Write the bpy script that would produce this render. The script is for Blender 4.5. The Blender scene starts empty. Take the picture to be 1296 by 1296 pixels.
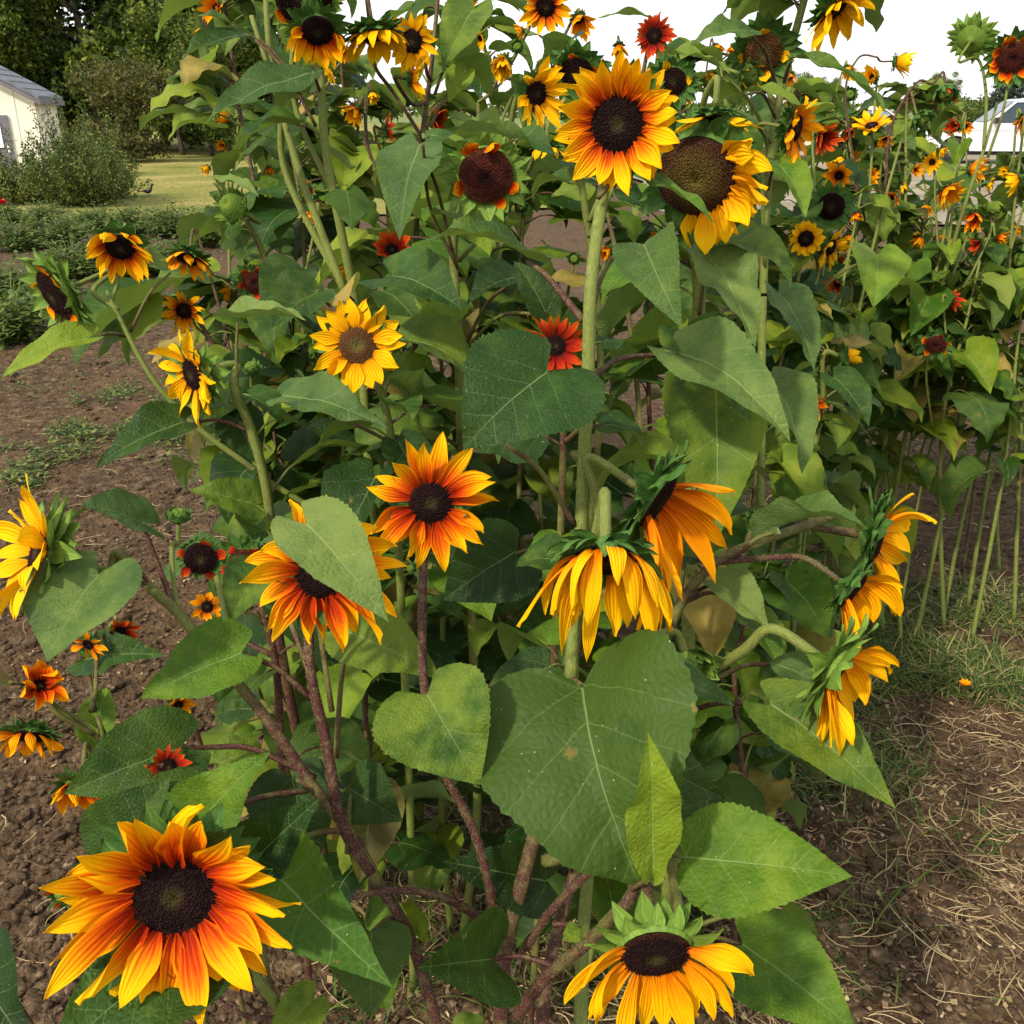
import bpy, math, random
import numpy as np
from mathutils import Vector, Matrix, noise
sc = bpy.context.scene
COL = sc.collection
rad = math.radians
# ------------------------------------------------------------------ camera
FPX = 1219.0; HC = 648.0; CAM = Vector((0, 0, 1.5)); PITCH = rad(22.6)
cam = bpy.data.cameras.new('camera'); co = bpy.data.objects.new('camera', cam); COL.objects.link(co)
co.location = CAM; co.rotation_euler = (rad(90)-PITCH, 0, 0)
cam.sensor_width = 36; cam.sensor_fit = 'HORIZONTAL'; cam.lens = 36*FPX/1296
cam.clip_start = .02; cam.clip_end = 3000
sc.camera = co
FW = Vector((0, math.cos(PITCH), -math.sin(PITCH))); UP = Vector((0, math.sin(PITCH), math.cos(PITCH))); RT = Vector((1, 0, 0))
def P(x, y, d): return CAM + FW*d + RT*((x-HC)/FPX*d) - UP*((y-HC)/FPX*d)
def proj(p):
    q = p-CAM; d = q.dot(FW)
    return HC+FPX*q.dot(RT)/d, HC-FPX*q.dot(UP)/d, d
def G(x, y, z=0):
    r = P(x, y, 1)-CAM
    return CAM + r*((z-CAM.z)/r.z)
# ------------------------------------------------------------------ materials
def new_mat(name):
    m = bpy.data.materials.new(name); m.use_nodes = True
    nt = m.node_tree; nt.nodes.clear(); return m, nt
class NT:
    def __init__(s, nt): s.nt = nt
    def n(s, t, **k):
        o = s.nt.nodes.new(t)
        for a, b in k.items(): setattr(o, a, b)
        return o
    def l(s, a, b): s.nt.links.new(a, b)
    def val(s, sock, v):
        if hasattr(v, 'is_linked') or isinstance(v, bpy.types.NodeSocket): s.l(v, sock)
        else: sock.default_value = (*v, 1) if isinstance(v, tuple) and len(v) == 3 and sock.type == 'RGBA' else v
    def math(s, op, a, b=0.0, c=None, clamp=False):
        o = s.n('ShaderNodeMath', operation=op); o.use_clamp = clamp
        s.val(o.inputs[0], a); s.val(o.inputs[1], b)
        if c is not None: s.val(o.inputs[2], c)
        return o.outputs[0]
    def mix(s, f, a, b, blend='MIX'):
        o = s.n('ShaderNodeMix', data_type='RGBA', blend_type=blend)
        s.val(o.inputs[0], f)
        for i, v in ((6, a), (7, b)):
            if isinstance(v, tuple): o.inputs[i].default_value = (*v, 1) if len(v) == 3 else v
            else: s.l(v, o.inputs[i])
        return o.outputs[2]
    def ramp(s, f, stops, interp='LINEAR'):
        o = s.n('ShaderNodeValToRGB'); e = o.color_ramp; e.interpolation = interp
        while len(e.elements) < len(stops): e.elements.new(.5)
        for el, (p, c) in zip(e.elements, stops):
            el.position = p; el.color = (*c, 1) if len(c) == 3 else c
        s.l(f, o.inputs[0]); return o.outputs[0]
    def step(s, v, lo, hi):
        o = s.n('ShaderNodeMapRange', interpolation_type='SMOOTHSTEP')
        s.val(o.inputs[0], v); o.inputs[1].default_value = lo; o.inputs[2].default_value = hi
        return o.outputs[0]
    def noise(s, vec, scale, detail=3, rough=.55, dim='3D'):
        o = s.n('ShaderNodeTexNoise', noise_dimensions=dim)
        if vec is not None: s.l(vec, o.inputs['Vector'])
        o.inputs['Scale'].default_value = scale; o.inputs['Detail'].default_value = detail; o.inputs['Roughness'].default_value = rough
        return o.outputs[0]
    def vor(s, vec, scale, feature='F1', out=0, rnd=1):
        o = s.n('ShaderNodeTexVoronoi', feature=feature)
        if vec is not None: s.l(vec, o.inputs['Vector'])
        o.inputs['Scale'].default_value = scale; o.inputs['Randomness'].default_value = rnd
        return o.outputs[out]
    def comb(s, x, y, z):
        o = s.n('ShaderNodeCombineXYZ'); s.val(o.inputs[0], x); s.val(o.inputs[1], y); s.val(o.inputs[2], z); return o.outputs[0]
    def lc(s):
        a = s.n('ShaderNodeAttribute', attribute_name='lc'); x = s.n('ShaderNodeSeparateXYZ'); s.l(a.outputs['Vector'], x.inputs[0])
        return x.outputs[0], x.outputs[1], x.outputs[2]
    def geo(s): return s.n('ShaderNodeNewGeometry')
    def rnd(s): return s.n('ShaderNodeObjectInfo').outputs['Random']
    def bump(s, h, st, dist=.002):
        o = s.n('ShaderNodeBump'); s.l(h, o.inputs['Height']); o.inputs['Strength'].default_value = st; o.inputs['Distance'].default_value = dist
        return o.outputs[0]
    def out(s, col, rough=.5, normal=None, trans=0, tcol=None, spec=.4, metal=0, emit=None, coat=0):
        b = s.n('ShaderNodeBsdfPrincipled'); s.val(b.inputs['Base Color'], (*col, 1) if isinstance(col, tuple) else col)
        s.val(b.inputs['Roughness'], rough); b.inputs['Specular IOR Level'].default_value = spec; b.inputs['Metallic'].default_value = metal
        b.inputs['Coat Weight'].default_value = coat
        if normal is not None: s.l(normal, b.inputs['Normal'])
        o = s.n('ShaderNodeOutputMaterial'); sh = b.outputs[0]
        if trans:
            t = s.n('ShaderNodeBsdfTranslucent'); s.val(t.inputs[0], tcol if tcol is not None else col)
            if normal is not None: s.l(normal, t.inputs['Normal'])
            m = s.n('ShaderNodeMixShader'); m.inputs[0].default_value = trans; s.l(sh, m.inputs[1]); s.l(t.outputs[0], m.inputs[2]); sh = m.outputs[0]
        s.l(sh, o.inputs[0])
M = {}
def leaf_mat(name, dark, mid, light, cheap=False):
    m, nt = new_mat(name); s = NT(nt); x, y, z = s.lc(); ax = s.math('ABSOLUTE', x); r = s.rnd()
    v3 = s.comb(x, y, s.math('ADD', s.math('MULTIPLY', z, 31.7), s.math('MULTIPLY', r, 57)))
    wob = s.math('MULTIPLY', s.math('SUBTRACT', s.noise(v3, 5, 2), .5), .05)
    sv = s.math('ADD', s.math('SUBTRACT', s.math('ADD', y, .02), s.math('MULTIPLY', ax, .95)), wob)
    sv = s.math('ADD', sv, s.math('MULTIPLY', s.math('MULTIPLY', ax, ax), .5))
    pp = s.math('PINGPONG', s.math('ADD', sv, 2.2), .11)
    wv = s.math('SUBTRACT', .0075, s.math('MULTIPLY', ax, .014))
    vein = s.math('SUBTRACT', 1, s.math('DIVIDE', pp, s.math('MAXIMUM', wv, .0025), clamp=True), clamp=True)
    inleaf = s.math('GREATER_THAN', sv, -.02)
    vein = s.math('MULTIPLY', vein, inleaf)
    mw = s.math('MULTIPLY', s.math('SUBTRACT', 1.12, y), .009)
    midr = s.math('SUBTRACT', 1, s.math('DIVIDE', ax, mw, clamp=True), clamp=True)
    cell = s.vor(v3, 26, 'DISTANCE_TO_EDGE')
    net = s.math('SUBTRACT', 1, s.math('DIVIDE', cell, .07, clamp=True), clamp=True)
    n1 = s.noise(v3, 2.6, 3); n2 = s.noise(v3, 14, 2 if cheap else 4)
    f = s.math('ADD', s.math('MULTIPLY', n1, 1.25), s.math('MULTIPLY', n2, .35)); f = s.math('ADD', f, s.math('MULTIPLY', s.math('SUBTRACT', r, .5), .8)); f = s.math('SUBTRACT', f, .27)
    c = s.ramp(f, [(.15, dark), (.5, mid), (.85, light)])
    if not cheap: c = s.mix(s.math('MULTIPLY', net, .16), c, light)
    vm = s.math('MAXIMUM', s.math('MULTIPLY', vein, .24), s.math('MULTIPLY', midr, .6))
    c = s.mix(vm, c, (.27, .36, .12))
    # insect specks, pale mildew and brown scorched spots
    if not cheap: sp = s.vor(v3, 17); spk = s.math('LESS_THAN', sp, .055); c = s.mix(s.math('MULTIPLY', spk, .55), c, (.62, .62, .45))
    br = s.step(s.noise(v3, 6.5, 2 if cheap else 4, .7), .66, .72)
    c = s.mix(s.math('MULTIPLY', br, .7), c, (.17, .13, .03))
    g = s.geo()
    back = s.mix(.45, c, (.19, .27, .10)); c2 = s.mix(g.outputs['Backfacing'], c, back)
    puff = s.math('MULTIPLY', s.math('SUBTRACT', .11, pp), -8)
    h = s.math('ADD', s.math('ADD', s.math('MULTIPLY', puff, .9), s.math('MULTIPLY', n2, .9)), s.math('MULTIPLY', cell, 1.4))
    h = s.math('SUBTRACT', h, s.math('MULTIPLY', midr, .6))
    tc = s.mix(.5, c2, (.19, .28, .008))
    if cheap: s.out(c2, .6, None, .3, tc, .2); return m
    s.out(c2, .60, s.bump(h, .42, .0030), .28, tc, .22); return m
M['leaf'] = leaf_mat('sunflower leaf', (.010, .038, .005), (.030, .078, .008), (.115, .170, .015))
M['leaf_pale'] = leaf_mat('pale leaf', (.032, .074, .016), (.066, .122, .025), (.13, .185, .038))
M['leaf_bright'] = leaf_mat('bright leaf', (.030, .086, .006), (.072, .145, .008), (.16, .23, .016))
M['leaf_dark'] = leaf_mat('dark leaf', (.006, .024, .004), (.013, .041, .006), (.040, .080, .010))
M['leaf_dry'] = leaf_mat('dry leaf', (.06, .05, .012), (.17, .14, .025), (.30, .22, .05), True)
for a_, b_ in (('leaf', ((.010, .036, .004), (.030, .075, .007), (.12, .17, .014))), ('leaf_pale', ((.032, .07, .012), (.07, .12, .018), (.15, .195, .028))), ('leaf_bright', ((.032, .085, .004), (.08, .145, .006), (.18, .23, .014))), ('leaf_dark', ((.006, .024, .004), (.013, .042, .005), (.04, .085, .010)))):
    M[a_+'_far'] = leaf_mat(a_+' far', *b_, True)
def petal_mat(name, stops, amp=.5, trans=.22):
    m, nt = new_mat(name); s = NT(nt); x, y, z = s.lc(); r = s.rnd()
    sd = s.math('ADD', s.math('MULTIPLY', z, 71.3), s.math('MULTIPLY', r, 37))
    v = s.comb(s.math('MULTIPLY', x, 5), s.math('MULTIPLY', y, 1.1), sd); st = s.noise(v, 1.3, 4, .65)
    v2 = s.comb(0.0, s.math('MULTIPLY', y, .8), sd); pr = s.noise(v2, 1.0, 1)
    f = s.math('ADD', y, s.math('MULTIPLY', s.math('SUBTRACT', st, .5), amp))
    f = s.math('ADD', f, s.math('MULTIPLY', s.math('SUBTRACT', pr, .5), amp*.8))
    f = s.math('ADD', f, s.math('MULTIPLY', s.math('POWER', s.math('ABSOLUTE', x), 3), .16))
    c = s.ramp(f, stops)
    rid = s.math('SINE', s.math('MULTIPLY', x, 17)); h = s.math('ADD', s.math('MULTIPLY', rid, .35), st)
    c = s.mix(s.math('MULTIPLY', s.step(st, .6, .75), .25), c, (.22, .03, .005))
    s.out(c, .65, s.bump(h, .6, .0018), trans, s.mix(.3, c, (.9, .4, .005)), .08); return m
M['B'] = petal_mat('two colour petal', [(0, (.26, .012, .002)), (.16, (.52, .055, .001)), (.36, (.74, .19, .001)), (.54, (.84, .34, .001)), (.78, (.88, .47, .002))], .80)
M['C'] = petal_mat('red flushed petal', [(0, (.22, .009, .002)), (.22, (.48, .035, .001)), (.46, (.72, .15, .001)), (.64, (.84, .32, .001)), (.86, (.88, .46, .002))], .85)
M['A'] = petal_mat('amber petal', [(0, (.60, .12, .001)), (.22, (.78, .26, .001)), (.5, (.86, .40, .001)), (.9, (.88, .48, .002))], .6)
M['K'] = petal_mat('red based petal', [(0, (.13, .006, .002)), (.3, (.40, .025, .001)), (.55, (.64, .095, .001)), (.78, (.80, .27, .001)), (1, (.86, .42, .002))], .6)
M['Y'] = petal_mat('golden petal', [(0, (.62, .20, .001)), (.2, (.80, .33, .001)), (.6, (.86, .46, .002)), (1, (.88, .50, .003))], .35)
M['O'] = petal_mat('orange petal', [(0, (.45, .05, .001)), (.3, (.72, .18, .001)), (.7, (.86, .33, .001)), (1, (.86, .38, .002))], .5)
M['R'] = petal_mat('red petal', [(0, (.12, .006, .005)), (.45, (.36, .015, .006)), (.8, (.58, .06, .008)), (1, (.72, .16, .01))], .5)
def green_mat(name, a, b, c2, tr=.15):
    m, nt = new_mat(name); s = NT(nt); x, y, z = s.lc(); r = s.rnd(); sd = s.math('ADD', s.math('MULTIPLY', z, 9), s.math('MULTIPLY', r, 17))
    v = s.comb(s.math('MULTIPLY', x, 3), s.math('MULTIPLY', y, 1.5), sd); n1 = s.noise(v, 1.5, 4)
    c = s.ramp(n1, [(.25, a), (.5, b), (.78, c2)])
    mid = s.math('SUBTRACT', 1, s.math('DIVIDE', s.math('ABSOLUTE', x), .14, clamp=True), clamp=True)
    c = s.mix(s.math('MULTIPLY', mid, .35), c, c2)
    n2 = s.noise(s.geo().outputs['Position'], 900, 2)
    s.out(c, .6, s.bump(s.math('ADD', n1, s.math('MULTIPLY', n2, .6)), .5, .002), tr, None, .25); return m
M['sepal'] = green_mat('sepal green', (.022, .07, .014), (.05, .13, .02), (.13, .21, .04))
M['sepal_light'] = green_mat('light sepal', (.07, .15, .02), (.13, .23, .03), (.24, .33, .06))
# stem : z = redness
m, nt = new_mat('hairy stem'); s = NT(nt); x, y, z = s.lc(); g = s.geo()
pos = g.outputs['Position']; n1 = s.noise(pos, 14, 3); n2 = s.noise(pos, 420, 2, .7)
streak = s.noise(s.comb(s.math('MULTIPLY', x, 6), s.math('MULTIPLY', y, 3), 0.0), 2.2, 3)
cg = s.ramp(streak, [(.3, (.065, .095, .014)), (.7, (.17, .20, .035))])
cr = s.ramp(streak, [(.3, (.024, .008, .008)), (.7, (.085, .024, .017))])
zz = s.step(s.math('ADD', z, s.math('MULTIPLY', s.math('SUBTRACT', n1, .5), 1.1)), .25, .75)
c = s.mix(zz, cg, cr)
dots = s.step(s.vor(pos, 480), .34, .2)
mot = s.step(s.noise(pos, 95, 4, .7), .5, .62)
c = s.mix(s.math('MULTIPLY', mot, .35), c, (.16, .15, .05))
c = s.mix(s.math('MULTIPLY', dots, .32), c, (.34, .31, .16))
s.out(c, .65, s.bump(s.math('ADD', n2, dots), .5, .0008), 0, None, .25); M['stem'] = m
# petioles
M['petiole'] = m
m, nt = new_mat('pale bristle'); s = NT(nt); s.out((.42, .40, .26), .6, None, .3); M['hair'] = m
# discs
def disc_mat(name, stops, var=.3):
    m, nt = new_mat(name); s = NT(nt); x, y, z = s.lc(); pos = s.geo().outputs['Position']
    n = s.noise(pos, 60, 3); f = s.math('ADD', x, s.math('MULTIPLY', s.math('SUBTRACT', n, .5), var))
    c = s.ramp(f, stops); c = s.mix(s.math('MULTIPLY', z, .38), c, (.13, .05, .018))
    v = s.vor(pos, 420); s.out(c, .7, s.bump(v, .9, .002), 0, None, .08); return m
M['disc'] = disc_mat('dark seed disc', [(0, (.04, .036, .010)), (.2, (.026, .018, .008)), (.34, (.010, .004, .004)), (.85, (.008, .003, .0035)), (1, (.03, .010, .005))])
M['disc_mid'] = disc_mat('brown seed disc', [(0, (.09, .10, .02)), (.3, (.085, .06, .02)), (.6, (.075, .03, .012)), (1, (.11, .055, .015))])
M['disc_green'] = disc_mat('green bud disc', [(0, (.12, .17, .02)), (1, (.06, .12, .02))])
M['disc_red'] = disc_mat('rusty seed disc', [(0, (.014, .005, .006)), (.25, (.03, .008, .007)), (.5, (.075, .015, .010)), (.8, (.05, .014, .01)), (1, (.09, .03, .01))], .6)
M['disc_olive'] = disc_mat('olive seed disc', [(0, (.09, .075, .015)), (.5, (.075, .05, .012)), (.8, (.055, .025, .01)), (1, (.04, .016, .01))], .5)
def simple(name, col, rough=.6, scale=20, amt=.25, bump=.2, dist=.01, metal=0, spec=.4, coat=0, detail=4, trans=0):
    m, nt = new_mat(name); s = NT(nt); pos = s.n('ShaderNodeTexCoord').outputs['Object']; n = s.noise(pos, scale, detail)
    d = tuple(v*(1-amt) for v in col); l = tuple(min(1, v*(1+amt)) for v in col)
    c = s.ramp(n, [(.3, d), (.7, l)]); s.out(c, rough, s.bump(n, bump, dist), trans, None, spec, metal, coat=coat); M[name] = m; return m
# ------------------------------------------------------------------ mesh helpers
def mesh(name, v, f, mat, lc=None, smooth=True):
    me = bpy.data.meshes.new(name); me.from_pydata([tuple(p) for p in v], [], f); me.materials.append(mat)
    if lc is not None:
        a = me.attributes.new('lc', 'FLOAT_VECTOR', 'POINT'); a.data.foreach_set('vector', np.asarray(lc, dtype=np.float32).ravel())
    if smooth: me.polygons.foreach_set('use_smooth', [True]*len(me.polygons))
    me.update(); return me
def link(name, me, parent=None, loc=None, mw=None):
    o = bpy.data.objects.new(name, me); COL.objects.link(o)
    if parent is not None: o.parent = parent
    if mw is not None: o.matrix_basis = mw
    elif loc is not None: o.location = loc
    return o
def tag(o, label, cat, group=None, kind=None):
    if label: o['label'] = label
    if cat: o['category'] = cat
    if group: o['group'] = group
    if kind: o['kind'] = kind
    return o
def empty(name, loc, label, cat, group=None):
    o = bpy.data.objects.new(name, None); COL.objects.link(o); o.location = loc; o.empty_display_size = .05
    return tag(o, label, cat, group)
class MB:
    def __init__(s): s.v = []; s.f = []; s.c = []
    def add(s, v, f, c=None):
        b = len(s.v); s.v += [Vector(p) for p in v]; s.f += [tuple(i+b for i in q) for q in f]
        s.c += (c if c is not None else [(0, 0, 0)]*len(v)); return s
    def box(s, lo, hi, mat=None):
        x0, y0, z0 = lo; x1, y1, z1 = hi
        v = [Vector(p) for p in ((x0,y0,z0),(x1,y0,z0),(x1,y1,z0),(x0,y1,z0),(x0,y0,z1),(x1,y0,z1),(x1,y1,z1),(x0,y1,z1))]
        if mat: v = [mat @ p for p in v]
        return s.add(v, [(0,3,2,1),(4,5,6,7),(0,1,5,4),(1,2,6,5),(2,3,7,6),(3,0,4,7)])
    def tube(s, pts, rs, sides=8, red=0.0, cap=True, jit=0):
        n = len(pts); t = (pts[1]-pts[0]).normalized(); a = t.orthogonal().normalized(); rings = []; L = 0
        vs = []; cs = []
        for i, p in enumerate(pts):
            if i: L += (p-pts[i-1]).length
            t2 = (pts[min(i+1, n-1)]-pts[max(i-1, 0)]).normalized()
            q = t.rotation_difference(t2); a = q @ a; t = t2; a = (a-t*a.dot(t)).normalized(); b = t.cross(a)
            rr = rs[i] if hasattr(rs, '__len__') else rs; rd = red[i] if hasattr(red, '__len__') else red
            for k in range(sides):
                an = 2*math.pi*k/sides; r2 = rr*(1+jit*math.sin(k*2.6+i*.13))
                vs.append(p+(a*math.cos(an)+b*math.sin(an))*r2); cs.append((math.cos(an), L*20, rd))
        fs = [(i*sides+k, i*sides+(k+1) % sides, (i+1)*sides+(k+1) % sides, (i+1)*sides+k) for i in range(n-1) for k in range(sides)]
        if cap: fs += [tuple(range(sides))[::-1], tuple((n-1)*sides+k for k in range(sides))]
        return s.add(vs, fs, cs)
    def build(s, name, mat, parent=None, loc=None, smooth=True, origin=None):
        v = s.v
        if origin is not None: v = [p-origin for p in v]
        return link(name, mesh(name, v, s.f, mat, s.c, smooth), parent, loc)
def spline(pts, per=6):
    pts = [Vector(p) for p in pts]
    if len(pts) == 2: return [pts[0].lerp(pts[1], i/per) for i in range(per+1)]
    q = [pts[0]*2-pts[1]] + pts + [pts[-1]*2-pts[-2]]; out = []
    for i in range(1, len(q)-2):
        p0, p1, p2, p3 = q[i-1:i+3]
        for k in range(per):
            t = k/per; out.append(.5*((2*p1)+(-p0+p2)*t+(2*p0-5*p1+4*p2-p3)*t*t+(-p0+3*p1-3*p2+p3)*t**3))
    out.append(pts[-1]); return out
# ------------------------------------------------------------------ leaf
PROF = [(0, .0), (.02, .34), (.06, .60), (.12, .80), (.2, .95), (.29, 1), (.4, .95), (.52, .80), (.65, .58), (.78, .36), (.89, .17), (.96, .06), (1, 0)]
NPROF = [(0, .0), (.04, .12), (.1, .3), (.2, .6), (.32, .88), (.43, 1), (.55, .95), (.68, .74), (.8, .48), (.9, .23), (.96, .09), (1, 0)]
def prof(t, P_):
    for (a, x), (b, y) in zip(P_, P_[1:]):
        if t <= b: u = (t-a)/(b-a); return x+(y-x)*u
    return 0
def leaf_geo(L, W, fold=.25, droop=.6, wave=.05, seed=0, nu=10, nv=40, heart=.2, narrow=False, side=.0, cup=0):
    R = random.Random(seed); ph = R.random()*6.3; ph2 = R.random()*6.3; v = []; c = []; rz = R.random(); pr = NPROF if narrow else PROF
    asym = R.uniform(-.06, .06); f1 = R.uniform(6, 10)
    th = 0; cy = cz = 0; line = []
    for j in range(nv+1):
        line.append((cy, cz, th))
        th = -droop*((j+1)/nv)**1.15 + droop*.0; cy += math.cos(th)/nv*L; cz += math.sin(th)/nv*L
    for j in range(nv+1):
        t = j/nv; tt = t**1.25 if not narrow else t
        w = prof(tt, pr)*W/2; 
        jl = tt*nv; j0 = min(int(jl), nv-1); u = jl-j0; a, b = line[j0], line[j0+1]
        y0 = a[0]+(b[0]-a[0])*u; z0 = a[1]+(b[1]-a[1])*u; th = a[2]+(b[2]-a[2])*u
        tooth = 1+(.028 if j % 2 else -.01)*R.uniform(.2, 1.5)*(1 if 0 < j < nv else 0)
        for i in range(nu+1):
            s_ = -1+2*i/nu; ww = w*(1+asym*s_)
            if abs(s_) > .99: ww *= tooth
            x = s_*ww; sh = -heart*L*abs(s_)**1.2*(1-tt)**3.2*(1 if not narrow else .3)*min(1, prof(tt, pr)/.34)
            # arch across and wavy margin
            zz = -fold*abs(x)*(1-.35*abs(s_)) if fold > 0 else -fold*abs(x)
            zz = (fold*abs(x)) + cup*x*x/W
            zz += wave*L*(abs(s_)**2)*(math.sin(f1*tt+ph+(1.3 if s_ > 0 else 0))*.5+.3*math.sin(2.3*f1*tt+ph2+s_))*min(1, 4*(1-tt))
            zz += side*x*tt
            zz += noise.noise(Vector((x/L*5+seed*3.1, tt*5, rz*9)))*.022*L
            dy, dz = math.cos(th), math.sin(th)
            zz += noise.noise(Vector((x/L*11+seed, tt*11, rz*5)))*.011*L
            v.append(Vector((x, y0+sh*dy-zz*dz, z0+sh*dz+zz*dy))); c.append((x/L, tt+sh/L, rz))
    n1 = nu+1
    f = [(j*n1+i, j*n1+i+1, (j+1)*n1+i+1, (j+1)*n1+i) for j in range(nv) for i in range(nu)]
    return v, f, c, Vector((0, line[-1][0], line[-1][1]))
def leaf_mx(base, tip, nrm, chord):
    """frame taking the local chord (base->tip) onto base->tip"""
    y = (tip-base); Ln = y.length; y.normalize(); z = (nrm-y*nrm.dot(y)).normalized(); x = y.cross(z)
    T = Matrix((x, y, z)).transposed()
    ly = chord.normalized(); lz = (Vector((0, 0, 1))-ly*ly.z).normalized(); lx = ly.cross(lz)
    Lm = Matrix((lx, ly, lz)).transposed()
    return (T @ Lm.transposed()), Ln/chord.length
LEAFPOOL = {}
def leaf_pool(kind):
    if kind not in LEAFPOOL:
        lst = []
        for k in range(9):
            R = random.Random(900+k)
            g = leaf_geo(1, R.uniform(.68, .88), R.uniform(.05, .7), R.uniform(.3, 2.1), R.uniform(.06, .15), 40+k, 8, 26, heart=R.uniform(.12, .3), side=R.uniform(-.4, .4), cup=R.uniform(-.8, .5))
            lst.append((mesh('leaf', g[0], g[1], M[kind], g[2]), g[3]))
        LEAFPOOL[kind] = lst
    return LEAFPOOL[kind]
def petiole(parent, a, b, r, red=.6, sag=.0, mw_inv=None, via=None, nn=None):
    if nn is not None: b = b-nn*.005
    mid = (a+b)/2+Vector((0, 0, sag*(a-b).length))
    pts = spline([a] + ([Vector(q) for q in via] if via else [mid]) + [b], 5); n = len(pts)
    mb = MB(); mb.tube([p for p in pts], [r*(1.25-.45*i/(n-1)) for i in range(n)], 6, red)
    o = mb.build('petiole', M['petiole'], parent)
    if mw_inv is not None: o.matrix_basis = mw_inv
    return o
# ------------------------------------------------------------------ ribbons (petals, sepals)
def ribbon(mb, base, d, up, L, W, seed, grav=0, curl=0, twist=0, cup=.25, na=6, nl=10, shape='petal', rz=None, ridge=0):
    R = random.Random(seed); d = d.normalized(); up = (up-d*up.dot(d)).normalized(); p = base.copy(); rz = R.random() if rz is None else rz
    vs = []; cs = []; side = d.cross(up); st = L/nl; lat = R.uniform(-.25, .25); wv = R.uniform(0, 6.3)
    for j in range(nl+1):
        t = j/nl
        if shape == 'petal': w = (.28+.72*min(1, t/.4)**.8)*(1-max(0, (t-.40)/.60)**2.0)*(1+.07*math.sin(wv*3+t*9)) if t < 1 else 0
        elif shape == 'sepal': w = (1-t**1.1)**.85*(.8+.5*math.sin(min(1, t*2.2)*math.pi*.5)) if t < 1 else 0
        else: w = math.sin(math.pi*(.12+.88*t)) if t < 1 else 0
        w *= W/2
        for i in range(na+1):
            s_ = -1+2*i/na; x = s_*w
            z = cup*W*(s_*s_)*(.6 if t < .9 else .3) + (ridge*W*(.5+.5*math.cos(s_*3*math.pi))*(1-t*.7) if ridge else 0) + .05*W*math.sin(wv+5*t+2*s_)*t
            vs.append(p+side*x+up*z); cs.append((s_, t, rz))
        # advance
        d2 = d + Vector((0, 0, -1))*grav/nl*(1+t) + up*curl/nl*(.3+1.4*t) + side*lat/nl
        d2.normalize(); q = d.rotation_difference(d2); up = q @ up; side = q @ side; d = d2
        if twist: rot = Matrix.Rotation(twist/nl, 3, d); up = rot @ up; side = rot @ side
        p = p+d*st
    n1 = na+1
    f = [(j*n1+i, j*n1+i+1, (j+1)*n1+i+1, (j+1)*n1+i) for j in range(nl) for i in range(na)]
    mb.add(vs, f, cs)
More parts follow.
